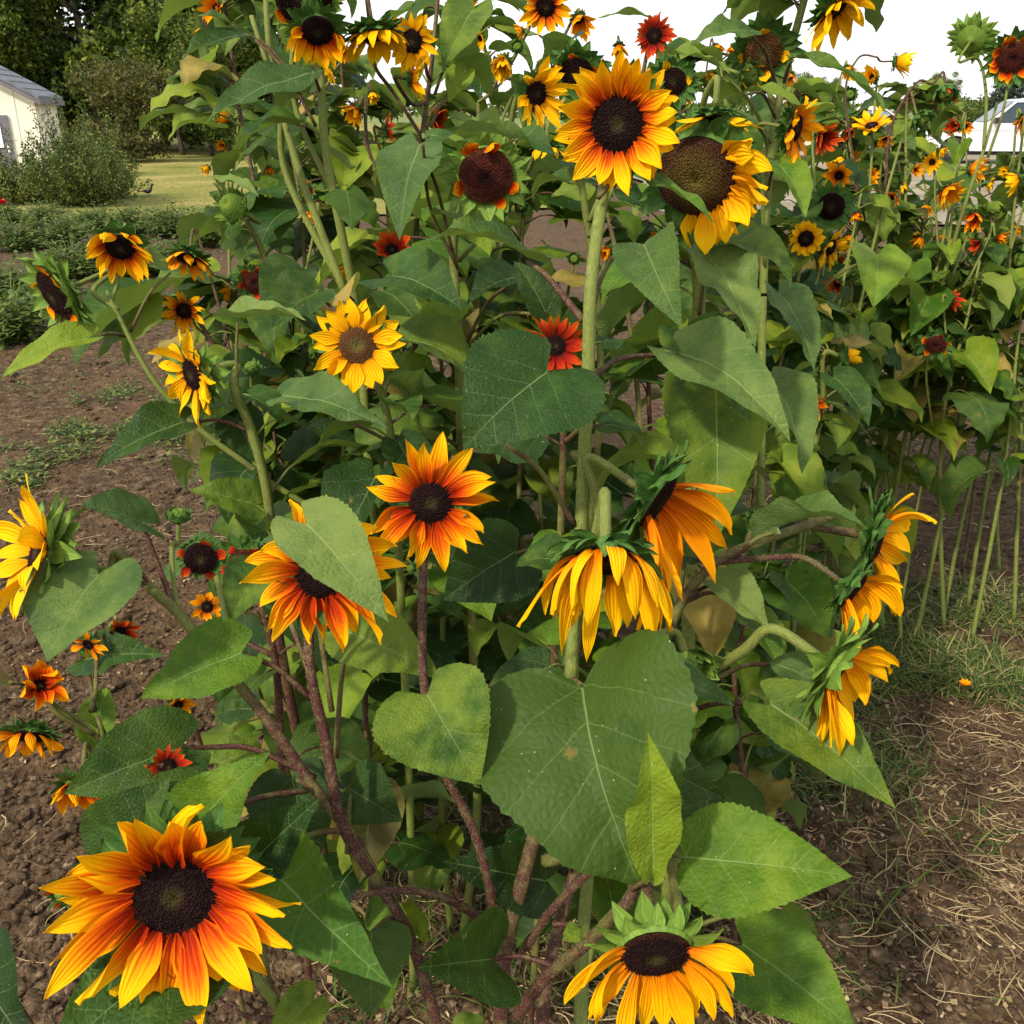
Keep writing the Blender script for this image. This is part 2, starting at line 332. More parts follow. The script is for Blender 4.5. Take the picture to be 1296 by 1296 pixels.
# ------------------------------------------------------------------ flower head
HEADS = []      # (x, y, radius px, depth) used to keep filler leaves off the flowers
def facing(p, az, el):
    t = (CAM-p).normalized(); r = (RT-t*RT.dot(t)).normalized(); u = t.cross(r)
    a, e = rad(az), rad(el)
    return (t*(math.cos(e)*math.cos(a))+r*(math.sin(a)*math.cos(e))+u*math.sin(e)).normalized()
KDEF = dict(
    B=dict(mat='B', disc='disc'), K=dict(mat='K', disc='disc'), Y=dict(mat='Y', disc='disc'), O=dict(mat='O', disc='disc'),
    R=dict(mat='R', disc='disc'), S=dict(mat='K', disc='disc_red'), U=dict(mat='Y', disc='disc_mid'))
def build_head(plant, org, x, y, d, diam, kind, az=0, el=0, dr=None, n=None, lean=.25, grav=.15, sep=None, disc=None, label=None, seed=0,
               sepL=None, lenv=.24, arc=None, dome=.25, pal=None, curl=.0, nsep=None, cupd=.75, pw=None, sepmat='sepal', sgrav=.1, slean=None):
    R = random.Random(seed*13+int(x)*7+int(y)); c = P(x, y, d); RR = diam/2/FPX*d
    if kind == 'U': dr = dr or .62; n = 7 if n is None else n; disc = disc or 'disc_green'; dome = 1.1
    elif kind == 'S': dr = dr or .66; n = 5 if n is None else n
    if diam < 50 and kind not in 'SU' and ( seed > 114) and seed != 151: az += R.choice((-1, 1))*R.uniform(10, 75); el += R.uniform(-45, 15); lean += R.uniform(.25, .95); dr = dr or .28
    dr = dr or .36; rd = RR*dr; nv = facing(c, az, el); big = diam >= 55
    n = n if n is not None else (26 if big else 18)
    a = nv.cross(Vector((0, 0, 1)))
    if a.length < .1: a = RT.copy()
    a.normalize(); b = nv.cross(a)
    HEADS.append((x, y, diam*.5, d))
    o0 = c
    # receptacle
    prof_ = [(1.02, .10), (1.10, -.02), (1.08, -.18), (.95, -.38), (.70, -.56), (.40, -.70), (.20, -.84), (.14, -1.0)]
    ns = 20 if big else 10; v = []; cs = []
    for (r_, z_) in prof_:
        for k in range(ns):
            an = 2*math.pi*k/ns; v.append((a*math.cos(an)+b*math.sin(an))*rd*r_ + nv*(z_*cupd*rd)); cs.append((math.sin(an*5)*.5+.6, z_, .3))
    f = [(i*ns+k, i*ns+(k+1) % ns, (i+1)*ns+(k+1) % ns, (i+1)*ns+k) for i in range(len(prof_)-1) for k in range(ns)]
    f.append(tuple((len(prof_)-1)*ns+k for k in range(ns)))
    hd = link('flower_head' if kind != 'U' else 'flower_bud', mesh('receptacle', v, f, M[sepmat], cs), plant, c-org)
    if label: hd['label'] = label
    # seed disc
    mb = MB(); nr = 8; v = [nv*(rd*dome*.55)]; cs = [(0, 0, 0)]
    for j in range(1, nr+1):
        rr = j/nr; z_ = dome*(1-rr**2.4)*.9 + .10 - .35*dome*math.exp(-(rr/.3)**2)
        for k in range(ns):
            an = 2*math.pi*k/ns; v.append((a*math.cos(an)+b*math.sin(an))*rd*rr + nv*(rd*z_)); cs.append((rr, 0, 0))
    f = [(0, 1+k, 1+(k+1) % ns) for k in range(ns)]
    f += [(1+(j-1)*ns+k, 1+j*ns+k, 1+j*ns+(k+1) % ns, 1+(j-1)*ns+(k+1) % ns) for j in range(1, nr) for k in range(ns)]
    mb.add(v, f, cs)
    if kind != 'U':
        N = 700 if diam > 130 else 420 if diam > 75 else 170 if diam > 38 else 60
        sz = 1.75/math.sqrt(N)
        for i in range(N):
            rr = math.sqrt((i+.5)/N); an = i*2.39996; z_ = dome*(1-rr**2.4)*.9 + .10 - .35*dome*math.exp(-(rr/.3)**2)
            pc = (a*math.cos(an)+b*math.sin(an))*rd*rr + nv*(rd*(z_-.02)); ra = (a*math.cos(an)+b*math.sin(an)); tn = nv.cross(ra)
            h = rd*sz*(.5+.8*R.random())*(.45+.75*rr); w = rd*sz*.42; tip = nv*h + (ra*R.uniform(-.3, .5)+tn*R.uniform(-.3, .3))*h*.8
            tv = R.random()**3
            mb.add([pc+ra*w, pc+tn*w, pc-ra*w, pc-tn*w, pc+tip+ra*w*.35, pc+tip-ra*w*.35], [(0, 1, 4), (1, 2, 5, 4), (2, 3, 5), (3, 0, 4, 5)],
                   [(rr, 0, 0)]*4+[(rr, 0, tv)]*2)
    mb.build('seed_disc', M[disc or KDEF[kind]['disc']], hd)
    # petals
    pm = M[pal or KDEF[kind]['mat']]; indiv = (diam >= 55 or n < 6) and n > 0; grp = MB()
    na, nl = (8, 14) if diam > 120 else (4, 8) if diam > 50 else (3, 5)
    Lp = RR-rd*.85
    for i in range(n):
        if arc: an = rad(arc[0]+(arc[1]-arc[0])*(i+.5)/n) + R.uniform(-.1, .1)
        else: an = 2*math.pi*(i+R.uniform(-.3, .3))/n
        # angle measured on the disc: 0 = image right, 90 = image up (approximately)
        uax = (UP-nv*UP.dot(nv)); uax = uax.normalized() if uax.length > .15 else b; rax = uax.cross(nv)
        ra = rax*math.cos(an)+uax*math.sin(an)
        ln = lean + R.uniform(-.22, .22) + (.22 if i % 2 else 0)
        dd = ra*math.cos(ln)+nv*math.sin(ln); upv = nv*math.cos(ln)-ra*math.sin(ln)
        L = Lp*(1+R.uniform(-lenv, lenv*.6))/max(.75, math.cos(ln)*.9+.1)
        W = (pw or (2*math.pi*rd/max(n, 16)*1.55+(.13 if diam > 50 else .30)*Lp))*R.uniform(.8, 1.15)
        wild = R.random() < (.3 if diam > 50 else 0)
        if kind == 'U': L = rd*1.3; ln = 1.1; dd = ra*math.cos(ln)+nv*math.sin(ln); upv = nv*math.cos(ln)-ra*math.sin(ln); W = rd*.35
        t = MB() if indiv else grp
        b0 = ra*rd*.93+nv*rd*(.05+.05*(i % 2)); sb = b0 if indiv else Vector((0, 0, 0))
        ribbon(t, b0-sb, dd, upv, L, W, R.random()*1e6, grav*R.uniform(.6, 1.4), curl+R.uniform(-.35, .3)+(R.uniform(-1.1, 1.0) if wild else 0), R.uniform(-.7, .7)*(3 if wild else 1), R.uniform(.05, .3)+(.25 if wild else 0), na, nl, 'petal', ridge=.07 if diam > 50 else 0)
        if indiv: t.build('petal', pm, hd, sb)
    if not indiv and n: grp.build('petals', pm, hd)
    # sepals
    if kind == 'U' and slean is None: slean = 1.15; sgrav = 0
    sb = MB(); nsp = nsep if nsep is not None else (20 if diam > 50 else 12); sl = (sepL if sepL is not None else 1.05)*rd
    for row in range(2):
        for i in range(nsp):
            an = 2*math.pi*(i+.5*row+R.uniform(-.25, .25))/nsp; ra = a*math.cos(an)+b*math.sin(an)
            ln = (slean if slean is not None else {'U': .95, 'S': .35}.get(kind, .05))+R.uniform(-.3, .3)-.35*row; dd = ra*math.cos(ln)+nv*math.sin(ln); upv = nv*math.cos(ln)-ra*math.sin(ln)
            b0 = ra*rd*(1.02-.16*row)-nv*rd*cupd*(.08+.28*row)
            ribbon(sb, b0, dd, upv, sl*R.uniform(.75, 1.25), sl*.70*R.uniform(.8, 1.2), R.random()*1e6, sgrav, R.uniform(-.5, .9), R.uniform(-.5, .5), .15, 4 if diam > 50 else 2, 7 if diam > 50 else 4, 'sepal')
    sb.build('sepals', M[sepmat], hd)
    return c, nv, rd*cupd, rd
# ------------------------------------------------------------------ a plant
PENDING = []
def Lf(bx, by, bd, tx, ty, td, w, n=(0, .3, 1), fold=.25, droop=.6, wave=.05, mat='leaf', at=None, narrow=False, label=None, heart=.2, side=0, via=None, pr=.0032, red=.6, cup=0):
    return dict(b=(bx, by, bd), t=(tx, ty, td), w=w, n=n, fold=fold, droop=droop, wave=wave, mat=mat, at=at, narrow=narrow, label=label, heart=heart, side=side, via=via, pr=pr, red=red, cup=cup)
LEAFN = [0]
def build_leaf(plant, org, s_):
    LEAFN[0] += 1
    base = P(*s_['b']); tip = P(*s_['t']); L = (tip-base).length; mid = (s_['b'][2]+s_['t'][2])/2; W = s_['w']/FPX*mid
    nx, ny, nz = s_['n']; nrm = (RT*nx+UP*ny-FW*nz).normalized()
    g = leaf_geo(L, W, s_['fold']*1.5+.05, s_['droop']*1.15, s_['wave']*1.35, LEAFN[0], 14, 52, s_['heart'], s_['narrow'], s_['side'], s_['cup'])
    R3, sc_ = leaf_mx(base, tip, nrm, g[3]); v = [R3 @ (p*sc_) for p in g[0]]
    o = link('leaf', mesh('leaf', v, g[1], M[s_['mat']], g[2]), plant, base-org)
    if s_['label']: o['label'] = s_['label']
    if s_['at']:
        a = P(*s_['at']); via = [P(*q)-base for q in s_['via']] if s_['via'] else None
        petiole(o, a-base, Vector((0, 0, 0)), s_['pr']*.8, s_['red'], .12, via=[q-nrm*.006 for q in via] if via else None, nn=nrm)
    HEADS.append(((s_['b'][0]+s_['t'][0])/2, (s_['b'][1]+s_['t'][1])/2, s_['w']*.42, mid))
    return o
def H(x, y, d, diam, kind, az=0, el=0, **k): return dict(x=x, y=y, d=d, diam=diam, kind=kind, az=az, el=el, **k)
def sunflower(label, stem=None, heads=(), leaves=(), auto=0, r=.011, red=.3, ls=.19, lo=.35, hi=.97, seed=0, mats=('leaf', 'leaf', 'leaf_dark', 'leaf_bright'), branches=(), hairs=False, base=None, jx=0, jd=0, outr=1.0, droopy=.5):
    """stem: pixel/depth points from low to high; the lowest is dropped to the ground; the first head without via tops it"""
    R = random.Random(seed+int(heads[0]['x'] if heads else 5)); hs = list(heads); r *= .62
    if stem is None: stem = []
    pts = [P(*q) for q in stem]
    top = hs[0] if hs and 'via' not in hs[0] else None
    if top and not pts:
        c = P(top['x'], top['y'], top['d']); pts = [Vector((c.x+jx*.5+R.uniform(-.05, .05), c.y+.05+jd, c.z*.55))]
    low = pts[0]
    g0 = Vector((low.x+(base[0] if base else R.uniform(-.04, .04)), low.y+(base[1] if base else R.uniform(.0, .06)), 0))
    if low.z > .12: pts = [g0, g0.lerp(low, .5)+Vector((R.uniform(-.02, .02), 0, 0))]+pts
    else: pts[0] = Vector((low.x, low.y, 0))
    plant = empty('sunflower_plant', pts[0], label, 'sunflower', 'sunflowers of the patch'); org = pts[0].copy()
    def endat(h):
        k = {a: b for a, b in h.items() if a != 'via' and a != 'br' and a != 'bred'}
        c, nv, dp, rd = build_head(plant, org, **k); return [c-nv*(dp+rd*2.0)-Vector((0, 0, rd*.15)), c-nv*dp*.95], rd
    r_end = r*.55
    if top: e, rd = endat(top); pts += e; r_end = max(r*.42, min(rd*.3, r*.8))
    path = spline(pts, 7); n = len(path)
    rs = [r*(1.15-.15*i/n)+(r_end-r)*(i/(n-1))**1.3 for i in range(n)]
    redl = red if hasattr(red, '__len__') else (red, red)
    reds = [redl[0]+(redl[1]-redl[0])*i/(n-1) for i in range(n)]
    mb = MB(); mb.tube([p-org for p in path], rs, 12, reds, jit=.06)
    so = mb.build('stem', M['stem'], plant)
    allp = [(path, rs, reds)]
    for h in hs:
        if 'via' not in h: continue
        vp = [P(*q) for q in h['via']]
        if h.get('br'): r0 = h['br']*.72
        else: r0 = .0036
        e, rd = endat(h)
        if len(vp) == 1 and vp[0] is not None: vp = vp+[vp[0].lerp(e[0], .5)-Vector((0, 0, .02))]
        bp = spline(vp+e, 6); m_ = len(bp); rr = [r0+(min(r0*.8, rd*.3)-r0)*i/(m_-1) for i in range(m_)]
        rdv = h.get('bred', redl[1]); rl = [rdv]*m_ if not hasattr(rdv, '__len__') else [rdv[0]+(rdv[1]-rdv[0])*i/(m_-1) for i in range(m_)]
        t = MB(); t.tube([p-bp[0] for p in bp], rr, 10, rl, jit=.06); t.build('branch', M['stem'], plant, bp[0]-org); allp.append((bp, rr, rl))
    for (bp_, r0, r1, rdv) in branches:
        bp = spline([P(*q) for q in bp_], 6); m_ = len(bp); rr = [.75*(r0+(r1-r0)*i/(m_-1)) for i in range(m_)]
        t = MB(); t.tube([p-bp[0] for p in bp], rr, 10, rdv, jit=.06); t.build('branch', M['stem'], plant, bp[0]-org); allp.append((bp, rr, [rdv]*m_))
    if hairs:
        mb = MB()
        for (pp, rr, _) in allp:
            for i in range(len(pp)-1):
                if pp[i].z < .3: continue
                seg = pp[i+1]-pp[i]; t = seg.normalized(); a = t.orthogonal().normalized(); b = t.cross(a)
                for k in range(int(seg.length*3400)):
                    an = R.uniform(0, 6.283); ra = a*math.cos(an)+b*math.sin(an); q = pp[i]+seg*R.random()-org+ra*rr[i]*.9
                    h = R.uniform(.0010, .0025); w = t*.00016; tp = q+ra*h+t*R.uniform(-.4, .4)*h; sd = ra.cross(t)*.00016
                    mb.add([q-w, q+w, q+sd, tp], [(0, 1, 3), (1, 2, 3), (2, 0, 3)])
        if mb.v: mb.build('bristles', M['hair'], so)
    for s_ in leaves: build_leaf(plant, org, s_)
    if auto: PENDING.append((plant, org, allp, auto, ls, lo, hi, R.random(), mats, outr, droopy))
    return plant
def grow_leaves():
    for rec in PENDING:
        for (pp, rr, _) in rec[2]:
            for q in pp:
                x, y, d = proj(q)
                if .5 < d < 1.3 and -50 < x < 1350 and -50 < y < 1350: HEADS.append((x, y, rr[0]/d*FPX, d+.05))
    for (plant, org, allp, auto, ls, lo, hi, sd, mats, outr, droopy) in PENDING:
        R = random.Random(sd); path, rs, reds = allp[0]; n = len(path); made = 0
        zt = path[-1].z
        for k in range(auto):
            for tr in range(7):
                t = lo+(hi-lo)*((k+R.random())/auto)
                if tr > 3: t = R.uniform(lo, hi)
                i = min(n-2, int(t*(n-1)))
                at = path[i]; src_r = rs[i]
                an = k*2.39996+R.uniform(-.7, .7)+tr*.9; out = Vector((math.cos(an), math.sin(an), 0))
                lcap = ls*min(1, max(.45, proj(at)[2]/2.1-.05)) if proj(at)[2] < 2.1 else ls
                L = lcap*R.uniform(.5, 1.2)*(1.08-.55*max(0, t-.55)); pl = L*R.uniform(.35, .7)*outr
                base = at+out*pl*.85+Vector((0, 0, pl*R.uniform(.1, .55)))
                dn = droopy*R.uniform(.3, 2.2); ax = (out+Vector((-out.y, out.x, 0))*R.uniform(-.5, .5)-Vector((0, 0, dn))).normalized()
                tip = base+ax*L
                nrm = (Vector((0, 0, 1))+out*(.25+dn*.5)+Vector((R.uniform(-.35, .35), R.uniform(-.35, .35)-.12, 0))).normalized()
                px, py, d = proj((base+tip)/2)
                if d < .95 and not plant.get('near'): continue
                if base.z < .03 or tip.z < .02: continue
                bad = False
                for q in (.0, .35, .7, 1.):
                    qx, qy, qd = proj(base.lerp(tip, q)); lw = L*.3/qd*FPX*(1 if .2 < q < .8 else .3)
                    for (hx, hy, hr, hd_) in HEADS:
                        if qd < hd_+.03 and (qx-hx)**2+(qy-hy)**2 < (hr*.85+lw)**2: bad = True; break
                    if bad: break
                    if clear_zone(qx, qy, qd): bad = True; break
                if bad: continue
                mk = R.choice(mats); mk = 'leaf_dry' if R.random() < (.12 if t < .55 else .04) else mk+'_far' if d > 1.5 else mk
                me, ch = R.choice(leaf_pool(mk)); R3, s2 = leaf_mx(base, tip, nrm, ch)
                wsc = R.uniform(.85, 1.15)
                mw = Matrix.Translation(base-org) @ R3.to_4x4() @ Matrix.Diagonal((s2*wsc, s2, s2, 1))
                o = link('leaf', me, plant, mw=mw)
                a_l = mw.inverted() @ (at-org)
                pts = spline([a_l, (a_l*.45)+mw.inverted().to_3x3() @ Vector((0, 0, pl*.12)), Vector((0, 0, 0))], 4); m_ = len(pts)
                mb = MB(); pr = .0028/s2*max(.6, min(1.3, L/.2)); mb.tube(pts, [pr*(1.3-.5*i2/(m_-1)) for i2 in range(m_)], 5, R.choice((.1, .5, .8)))
                mb.build('petiole', M['petiole'], o); made += 1; break
def clear_zone(x, y, d):
    # the open soil left of the patch, soil right of it
    if x > 1120 and 500 < y < 980 and d < 2.6: return True
    if x > 960+ (1296-y)*.0 and y > 1010 and d < 1.9: return True
    if x < 235 and y > 470 and d > 1.2: return True
    if x > 1228 and 95 < y < 200: return True
    return False
sc.render.engine = 'CYCLES'
cy = sc.cycles; cy.max_bounces = 5; cy.diffuse_bounces = 3; cy.glossy_bounces = 2; cy.transmission_bounces = 3; cy.transparent_max_bounces = 4
# ------------------------------------------------------------------ world, sun
w = bpy.data.worlds.new('World'); sc.world = w; w.use_nodes = True; nt = w.node_tree; nt.nodes.clear(); s = NT(nt)
SUN_EL, SUN_AZ = 42, -38      # azimuth measured from behind the camera: sun stands behind and to the left
sd = Vector((math.sin(rad(SUN_AZ)), -math.cos(rad(SUN_AZ)), 0))*math.cos(rad(SUN_EL)); sd.z = math.sin(rad(SUN_EL))
sky = s.n('ShaderNodeTexSky', sky_type='NISHITA'); sky.sun_disc = False; sky.sun_elevation = rad(SUN_EL); sky.sun_rotation = math.atan2(sd.x, sd.y)
sky.dust_density = 3; sky.ozone_density = 1
bg = s.n('ShaderNodeBackground'); s.l(sky.outputs[0], bg.inputs[0]); bg.inputs[1].default_value = .06
# high thin cloud layer over the sky
tc = s.n('ShaderNodeTexCoord'); cl = s.ramp(s.noise(tc.outputs['Generated'], 2.0, 4), [(.3, (.86, .86, .86)), (.7, (.96, .95, .92))])
bg2 = s.n('ShaderNodeBackground'); s.l(cl, bg2.inputs[0]); bg2.inputs[1].default_value = .84
ad = s.n('ShaderNodeAddShader'); s.l(bg.outputs[0], ad.inputs[0]); s.l(bg2.outputs[0], ad.inputs[1])
wo = s.n('ShaderNodeOutputWorld'); s.l(ad.outputs[0], wo.inputs[0])
sl = bpy.data.lights.new('sun', 'SUN'); so = bpy.data.objects.new('sun', sl); COL.objects.link(so)
sl.energy = 3.3; sl.angle = rad(3); sl.color = (1, .91, .74); so.rotation_euler = sd.to_track_quat('Z', 'Y').to_euler(); so.location = (0, 0, 20)
sc.view_settings.view_transform = 'Standard'; sc.view_settings.look = 'None'; sc.view_settings.exposure = .54; sc.view_settings.gamma = 1
# ------------------------------------------------------------------ ground
def gh(x, y):
    return .030*noise.noise(Vector((x*2.3, y*2.3, 0)))+.022*noise.noise(Vector((x*9, y*9, 3)))+.012*noise.noise(Vector((x*26, y*26, 7)))
m, nt = new_mat('tilled soil'); s = NT(nt); pos = s.geo().outputs['Position']
n1 = s.noise(pos, 1.3, 4); n2 = s.noise(pos, 22, 6, .65); n3 = s.noise(pos, 140, 3); vv = s.vor(pos, 60)
c = s.ramp(n2, [(.3, (.022, .013, .007)), (.5, (.074, .046, .024)), (.72, (.19, .128, .070))])
c = s.mix(s.math('MULTIPLY', s.step(n1, .45, .62), .45), c, (.115, .066, .032))
c = s.mix(s.math('MULTIPLY', s.step(n3, .62, .7), .5), c, (.21, .155, .11))
h = s.math('ADD', s.math('ADD', n2, s.math('MULTIPLY', n3, .35)), s.math('MULTIPLY', vv, .4))
s.out(c, .92, s.bump(h, 1.0, .025), 0, None, .15); M['soil'] = m
def axis(a, b, st, lo, hi, g=1.18):
    v = list(np.arange(a, b+1e-6, st)); x = a; d = st; L = []
    while x > lo: d *= g; x -= d; L.append(x)
    x = v[-1]; d = st; H_ = []
    while x < hi: d *= g; x += d; H_.append(x)
    return L[::-1]+v+H_
xs = axis(-2.6, 3.4, .03, -900, 900, 1.12); ys = axis(.5, 6.0, .03, -30, 1800, 1.1)
v = [Vector((x, y, gh(x, y) if (abs(x) < 14 and y < 20) else -.03)) for y in ys for x in xs]; nx = len(xs)
f = [(j*nx+i, j*nx+i+1, (j+1)*nx+i+1, (j+1)*nx+i) for j in range(len(ys)-1) for i in range(nx-1)]
tag(link('soil_ground', mesh('soil_ground', v, f, M['soil'])), None, None, kind='structure')
def grass_mat(name, a, b, c_, sc1=.5):
    m, nt = new_mat(name); s = NT(nt); pos = s.geo().outputs['Position']
    n1 = s.noise(pos, sc1, 4); n2 = s.noise(pos, 14, 5, .7); f = s.math('ADD', s.math('MULTIPLY', n1, .65), s.math('MULTIPLY', n2, .4))
    c = s.ramp(f, [(.38, a), (.52, b), (.66, c_)]); s.out(c, .9, s.bump(n2, 1, .05), 0, None, .15); M[name] = m
grass_mat('lawn', (.10, .125, .022), (.21, .20, .045), (.36, .29, .11))
grass_mat('field', (.08, .12, .03), (.14, .17, .05), (.2, .2, .07), .03)
grass_mat('gravel', (.17, .14, .095), (.25, .21, .15), (.34, .29, .21), .7)
def sheet(name, mat, poly, z, jag=.25, seed=1):
    R = random.Random(seed); c = sum((Vector((*p, 0)) for p in poly), Vector())/len(poly); ring = []
    for a, b in zip(poly, poly[1:]+poly[:1]):
        a = Vector((*a, z)); b = Vector((*b, z)); n = max(2, min(40, int((b-a).length/.5)))
        for i in range(n): q = a.lerp(b, i/n); ring.append(q+Vector((R.uniform(-jag, jag), R.uniform(-jag, jag), 0)))
    mb = MB(); mb.add([Vector((c.x, c.y, z))]+ring, [(0, 1+i, 1+(i+1) % len(ring)) for i in range(len(ring))])
    o = mb.build(name, M[mat], None, None, False); return tag(o, None, None, kind='structure')
sheet('lawn', 'lawn', [(-90, 14.8), (-3.0, 14.8), (1.5, 17), (3.5, 120), (-90, 120)], .035)
sheet('gravel_yard', 'gravel', [(2.5, 14), (60, 14), (90, 60), (3.6, 60)], .031, .3, 2)
sheet('field', 'field', [(-600, 121), (3.4, 121), (3.7, 61), (95, 61), (900, 500), (900, 1500), (-900, 1500)], .02, .3, 3)
# clods, straw, grass, weeds
R = random.Random(4)
ICO = [Vector(p).normalized() for p in ((0,0,1),(.89,0,.45),(.28,.85,.45),(-.72,.53,.45),(-.72,-.53,.45),(.28,-.85,.45),(.72,.53,-.45),(-.28,.85,-.45),(-.89,0,-.45),(-.28,-.85,-.45),(.72,-.53,-.45),(0,0,-1))]
ICF = [(0,1,2),(0,2,3),(0,3,4),(0,4,5),(0,5,1),(1,6,2),(2,7,3),(3,8,4),(4,9,5),(5,10,1),(6,7,2),(7,8,3),(8,9,4),(9,10,5),(10,6,1),(11,7,6),(11,8,7),(11,9,8),(11,10,9),(11,6,10)]
def scatter(n, boxes):
    tot = sum(b[4] for b in boxes)
    for b in boxes:
        for _ in range(int(n*b[4]/tot)):
            x, y = R.uniform(b[0], b[2]), R.uniform(b[1], b[3]); q = G(x, y)
            yield q.x, q.y
mb = MB()
for x, y in list(scatter(8500, [(0, 400, 330, 1290, 5), (900, 480, 1296, 1296, 3), (300, 900, 900, 1296, 1)])):
    sz = R.uniform(.003, .011)*(1 if R.random() < .93 else 2.1); q = Vector((x, y, gh(x, y)+sz*.3)); k = R.random()
    mb.add([q+Vector((p.x*sz*R.uniform(.7, 1.3), p.y*sz*R.uniform(.7, 1.3), p.z*sz*R.uniform(.5, .9))) for p in ICO], ICF)
m, nt = new_mat('clods'); s = NT(nt); pos = s.geo().outputs['Position']; n = s.noise(pos, 45, 2)
c = s.ramp(n, [(.3, (.030, .018, .009)), (.6, (.088, .056, .031)), (.75, (.23, .17, .105))]); s.out(c, .9, s.bump(s.noise(pos, 300, 3), .6, .004), 0, None, .2); M['clod'] = m
tag(mb.build('soil_clods', M['clod'], smooth=False), 'small crumbly brown clods and pebbles strewn over the tilled soil', 'soil clods', kind='stuff')
m, nt = new_mat('straw'); s = NT(nt); x, y, z = s.lc(); c = s.ramp(z, [(0, (.06, .035, .02)), (.4, (.17, .11, .055)), (.8, (.36, .26, .13)), (1, (.45, .36, .2))]); s.out(c, .7, None, .1, None, .3); M['straw'] = m
mb = MB()
def strand(x, y, L, wd, lift, z):
    an = R.uniform(0, 6.28); d = Vector((math.cos(an), math.sin(an), 0)); q = Vector((x, y, gh(x, y)+.004+lift*R.random())); vs = []; cs = []; n = 7; cv = R.uniform(-3, 3); ph = R.random()*3
    for i in range(n+1):
        sd_ = Vector((-d.y, d.x, .3)); w_ = wd*(1-.6*abs(i/n-.4)); vs += [q-sd_*w_, q+sd_*w_+Vector((0, 0, wd*.6))]; cs += [(0, i/n, z)]*2
        an += cv/n; d = Vector((math.cos(an), math.sin(an), 0)); q = q+d*L/n+Vector((0, 0, math.sin(ph+i*.9)*.004*lift*40)); q.z = max(q.z, gh(q.x, q.y)+.002)
    mb.add(vs, [(2*i, 2*i+1, 2*i+3, 2*i+2) for i in range(n)], cs)
for x, y in list(scatter(4000, [(900, 900, 1296, 1296, 5), (940, 780, 1296, 960, 1), (1000, 500, 1296, 800, 1.6), (0, 470, 330, 720, .8), (380, 980, 900, 1296, 1.6), (0, 720, 200, 1290, .3), (0, 430, 300, 700, .8)])):
    dn = noise.noise(Vector((x*2.2, y*2.2, 5)))
    if dn < -.15 and R.random() < .75: continue
    strand(x, y, R.uniform(.03, .17), R.uniform(.0004, .0011), .012, R.random())
for x, y in list(scatter(5200, [(900, 860, 1296, 1296, 4), (1000, 500, 1296, 800, 1.2), (380, 950, 900, 1296, 2.2), (0, 430, 330, 1000, 2.2)])):
    L = R.uniform(.004, .016); an = R.uniform(0, 6.28); d = Vector((math.cos(an), math.sin(an), R.uniform(-.3, .5))); e = Vector((-math.sin(an), math.cos(an), R.uniform(-.4, .4)))*R.uniform(.15, .5); q = Vector((x, y, gh(x, y)+.004)); z = R.random()**1.4
    mb.add([q, q+d*L*.5+e*L, q+d*L+Vector((0, 0, L*.15)), q+d*L*.45-e*L+Vector((0, 0, L*.2))], [(0, 1, 2, 3)], [(0, 0, z)]*4)
tag(mb.build('straw_litter', M['straw']), 'dry tan straw, crumbled leaves and roots littering the bare soil', 'straw', kind='stuff')
m, nt = new_mat('grass'); s = NT(nt); x, y, z = s.lc(); c = s.ramp(z, [(0, (.022, .055, .008)), (.35, (.055, .105, .014)), (.62, (.13, .17, .03)), (.85, (.26, .24, .08)), (1, (.34, .27, .12))]); s.out(c, .55, None, .3, None, .3); M['grass'] = m
def blade(mb, x, y, L, wd, z, z0=None):
    an = R.uniform(0, 6.28); d = Vector((math.cos(an)*.5, math.sin(an)*.5, 1)).normalized(); q = Vector((x, y, (gh(x, y) if z0 is None else z0)-.005)); vs = []; cs = []; n = 5; sd_ = Vector((-math.sin(an), math.cos(an), 0)); g = R.uniform(.5, 2.4)
    for i in range(n+1):
        w_ = wd*(1-i/n)**.6; vs += [q-sd_*w_, q+sd_*w_]; cs += [(0, i/n, z)]*2; d = (d+Vector((math.cos(an), math.sin(an), -g))/n*.8).normalized(); q = q+d*L/n
    mb.add(vs, [(2*i, 2*i+1, 2*i+3, 2*i+2) for i in range(n)], cs)
mb = MB()
for x, y in list(scatter(12500, [(1090, 735, 1296, 900, 7), (960, 830, 1296, 1000, 5), (880, 960, 1296, 1180, .9), (940, 600, 1120, 800, 2), (420, 950, 900, 1296, 2.2), (960, 1000, 1296, 1296, .25)])):
    dn = noise.noise(Vector((x*3.1, y*3.1, 9)))+R.uniform(-.25, .25)
    if dn < -.02: continue
    blade(mb, x, y, R.uniform(.03, .13), R.uniform(.0012, .0032), min(1, abs(R.gauss(.45, .38))))
tag(mb.build('grass', M['grass']), 'tufts of green grass growing between soil and sunflower stems', 'grass', kind='stuff')
mb = MB()
def tinyleaf(mb, q, L, an, tilt, z, wd=.45):
    d = Vector((math.cos(an)*math.cos(tilt), math.sin(an)*math.cos(tilt), math.sin(tilt))); s_ = Vector((-math.sin(an), math.cos(an), 0)); u = d.cross(s_)
    mb.add([q, q+d*L*.3+s_*L*wd*.45-u*L*.08, q+d*L*.35+u*0, q+d*L*.3-s_*L*wd*.45-u*L*.08, q+d*L*.7+s_*L*wd*.33-u*L*.12, q+d*L*.7-u*L*.04, q+d*L*.7-s_*L*wd*.33-u*L*.12, q+d*L-u*L*.15],
           [(0, 2, 1), (0, 3, 2), (1, 2, 5, 4), (2, 3, 6, 5), (4, 5, 7), (5, 6, 7)], [(0, .5, z)]*8)
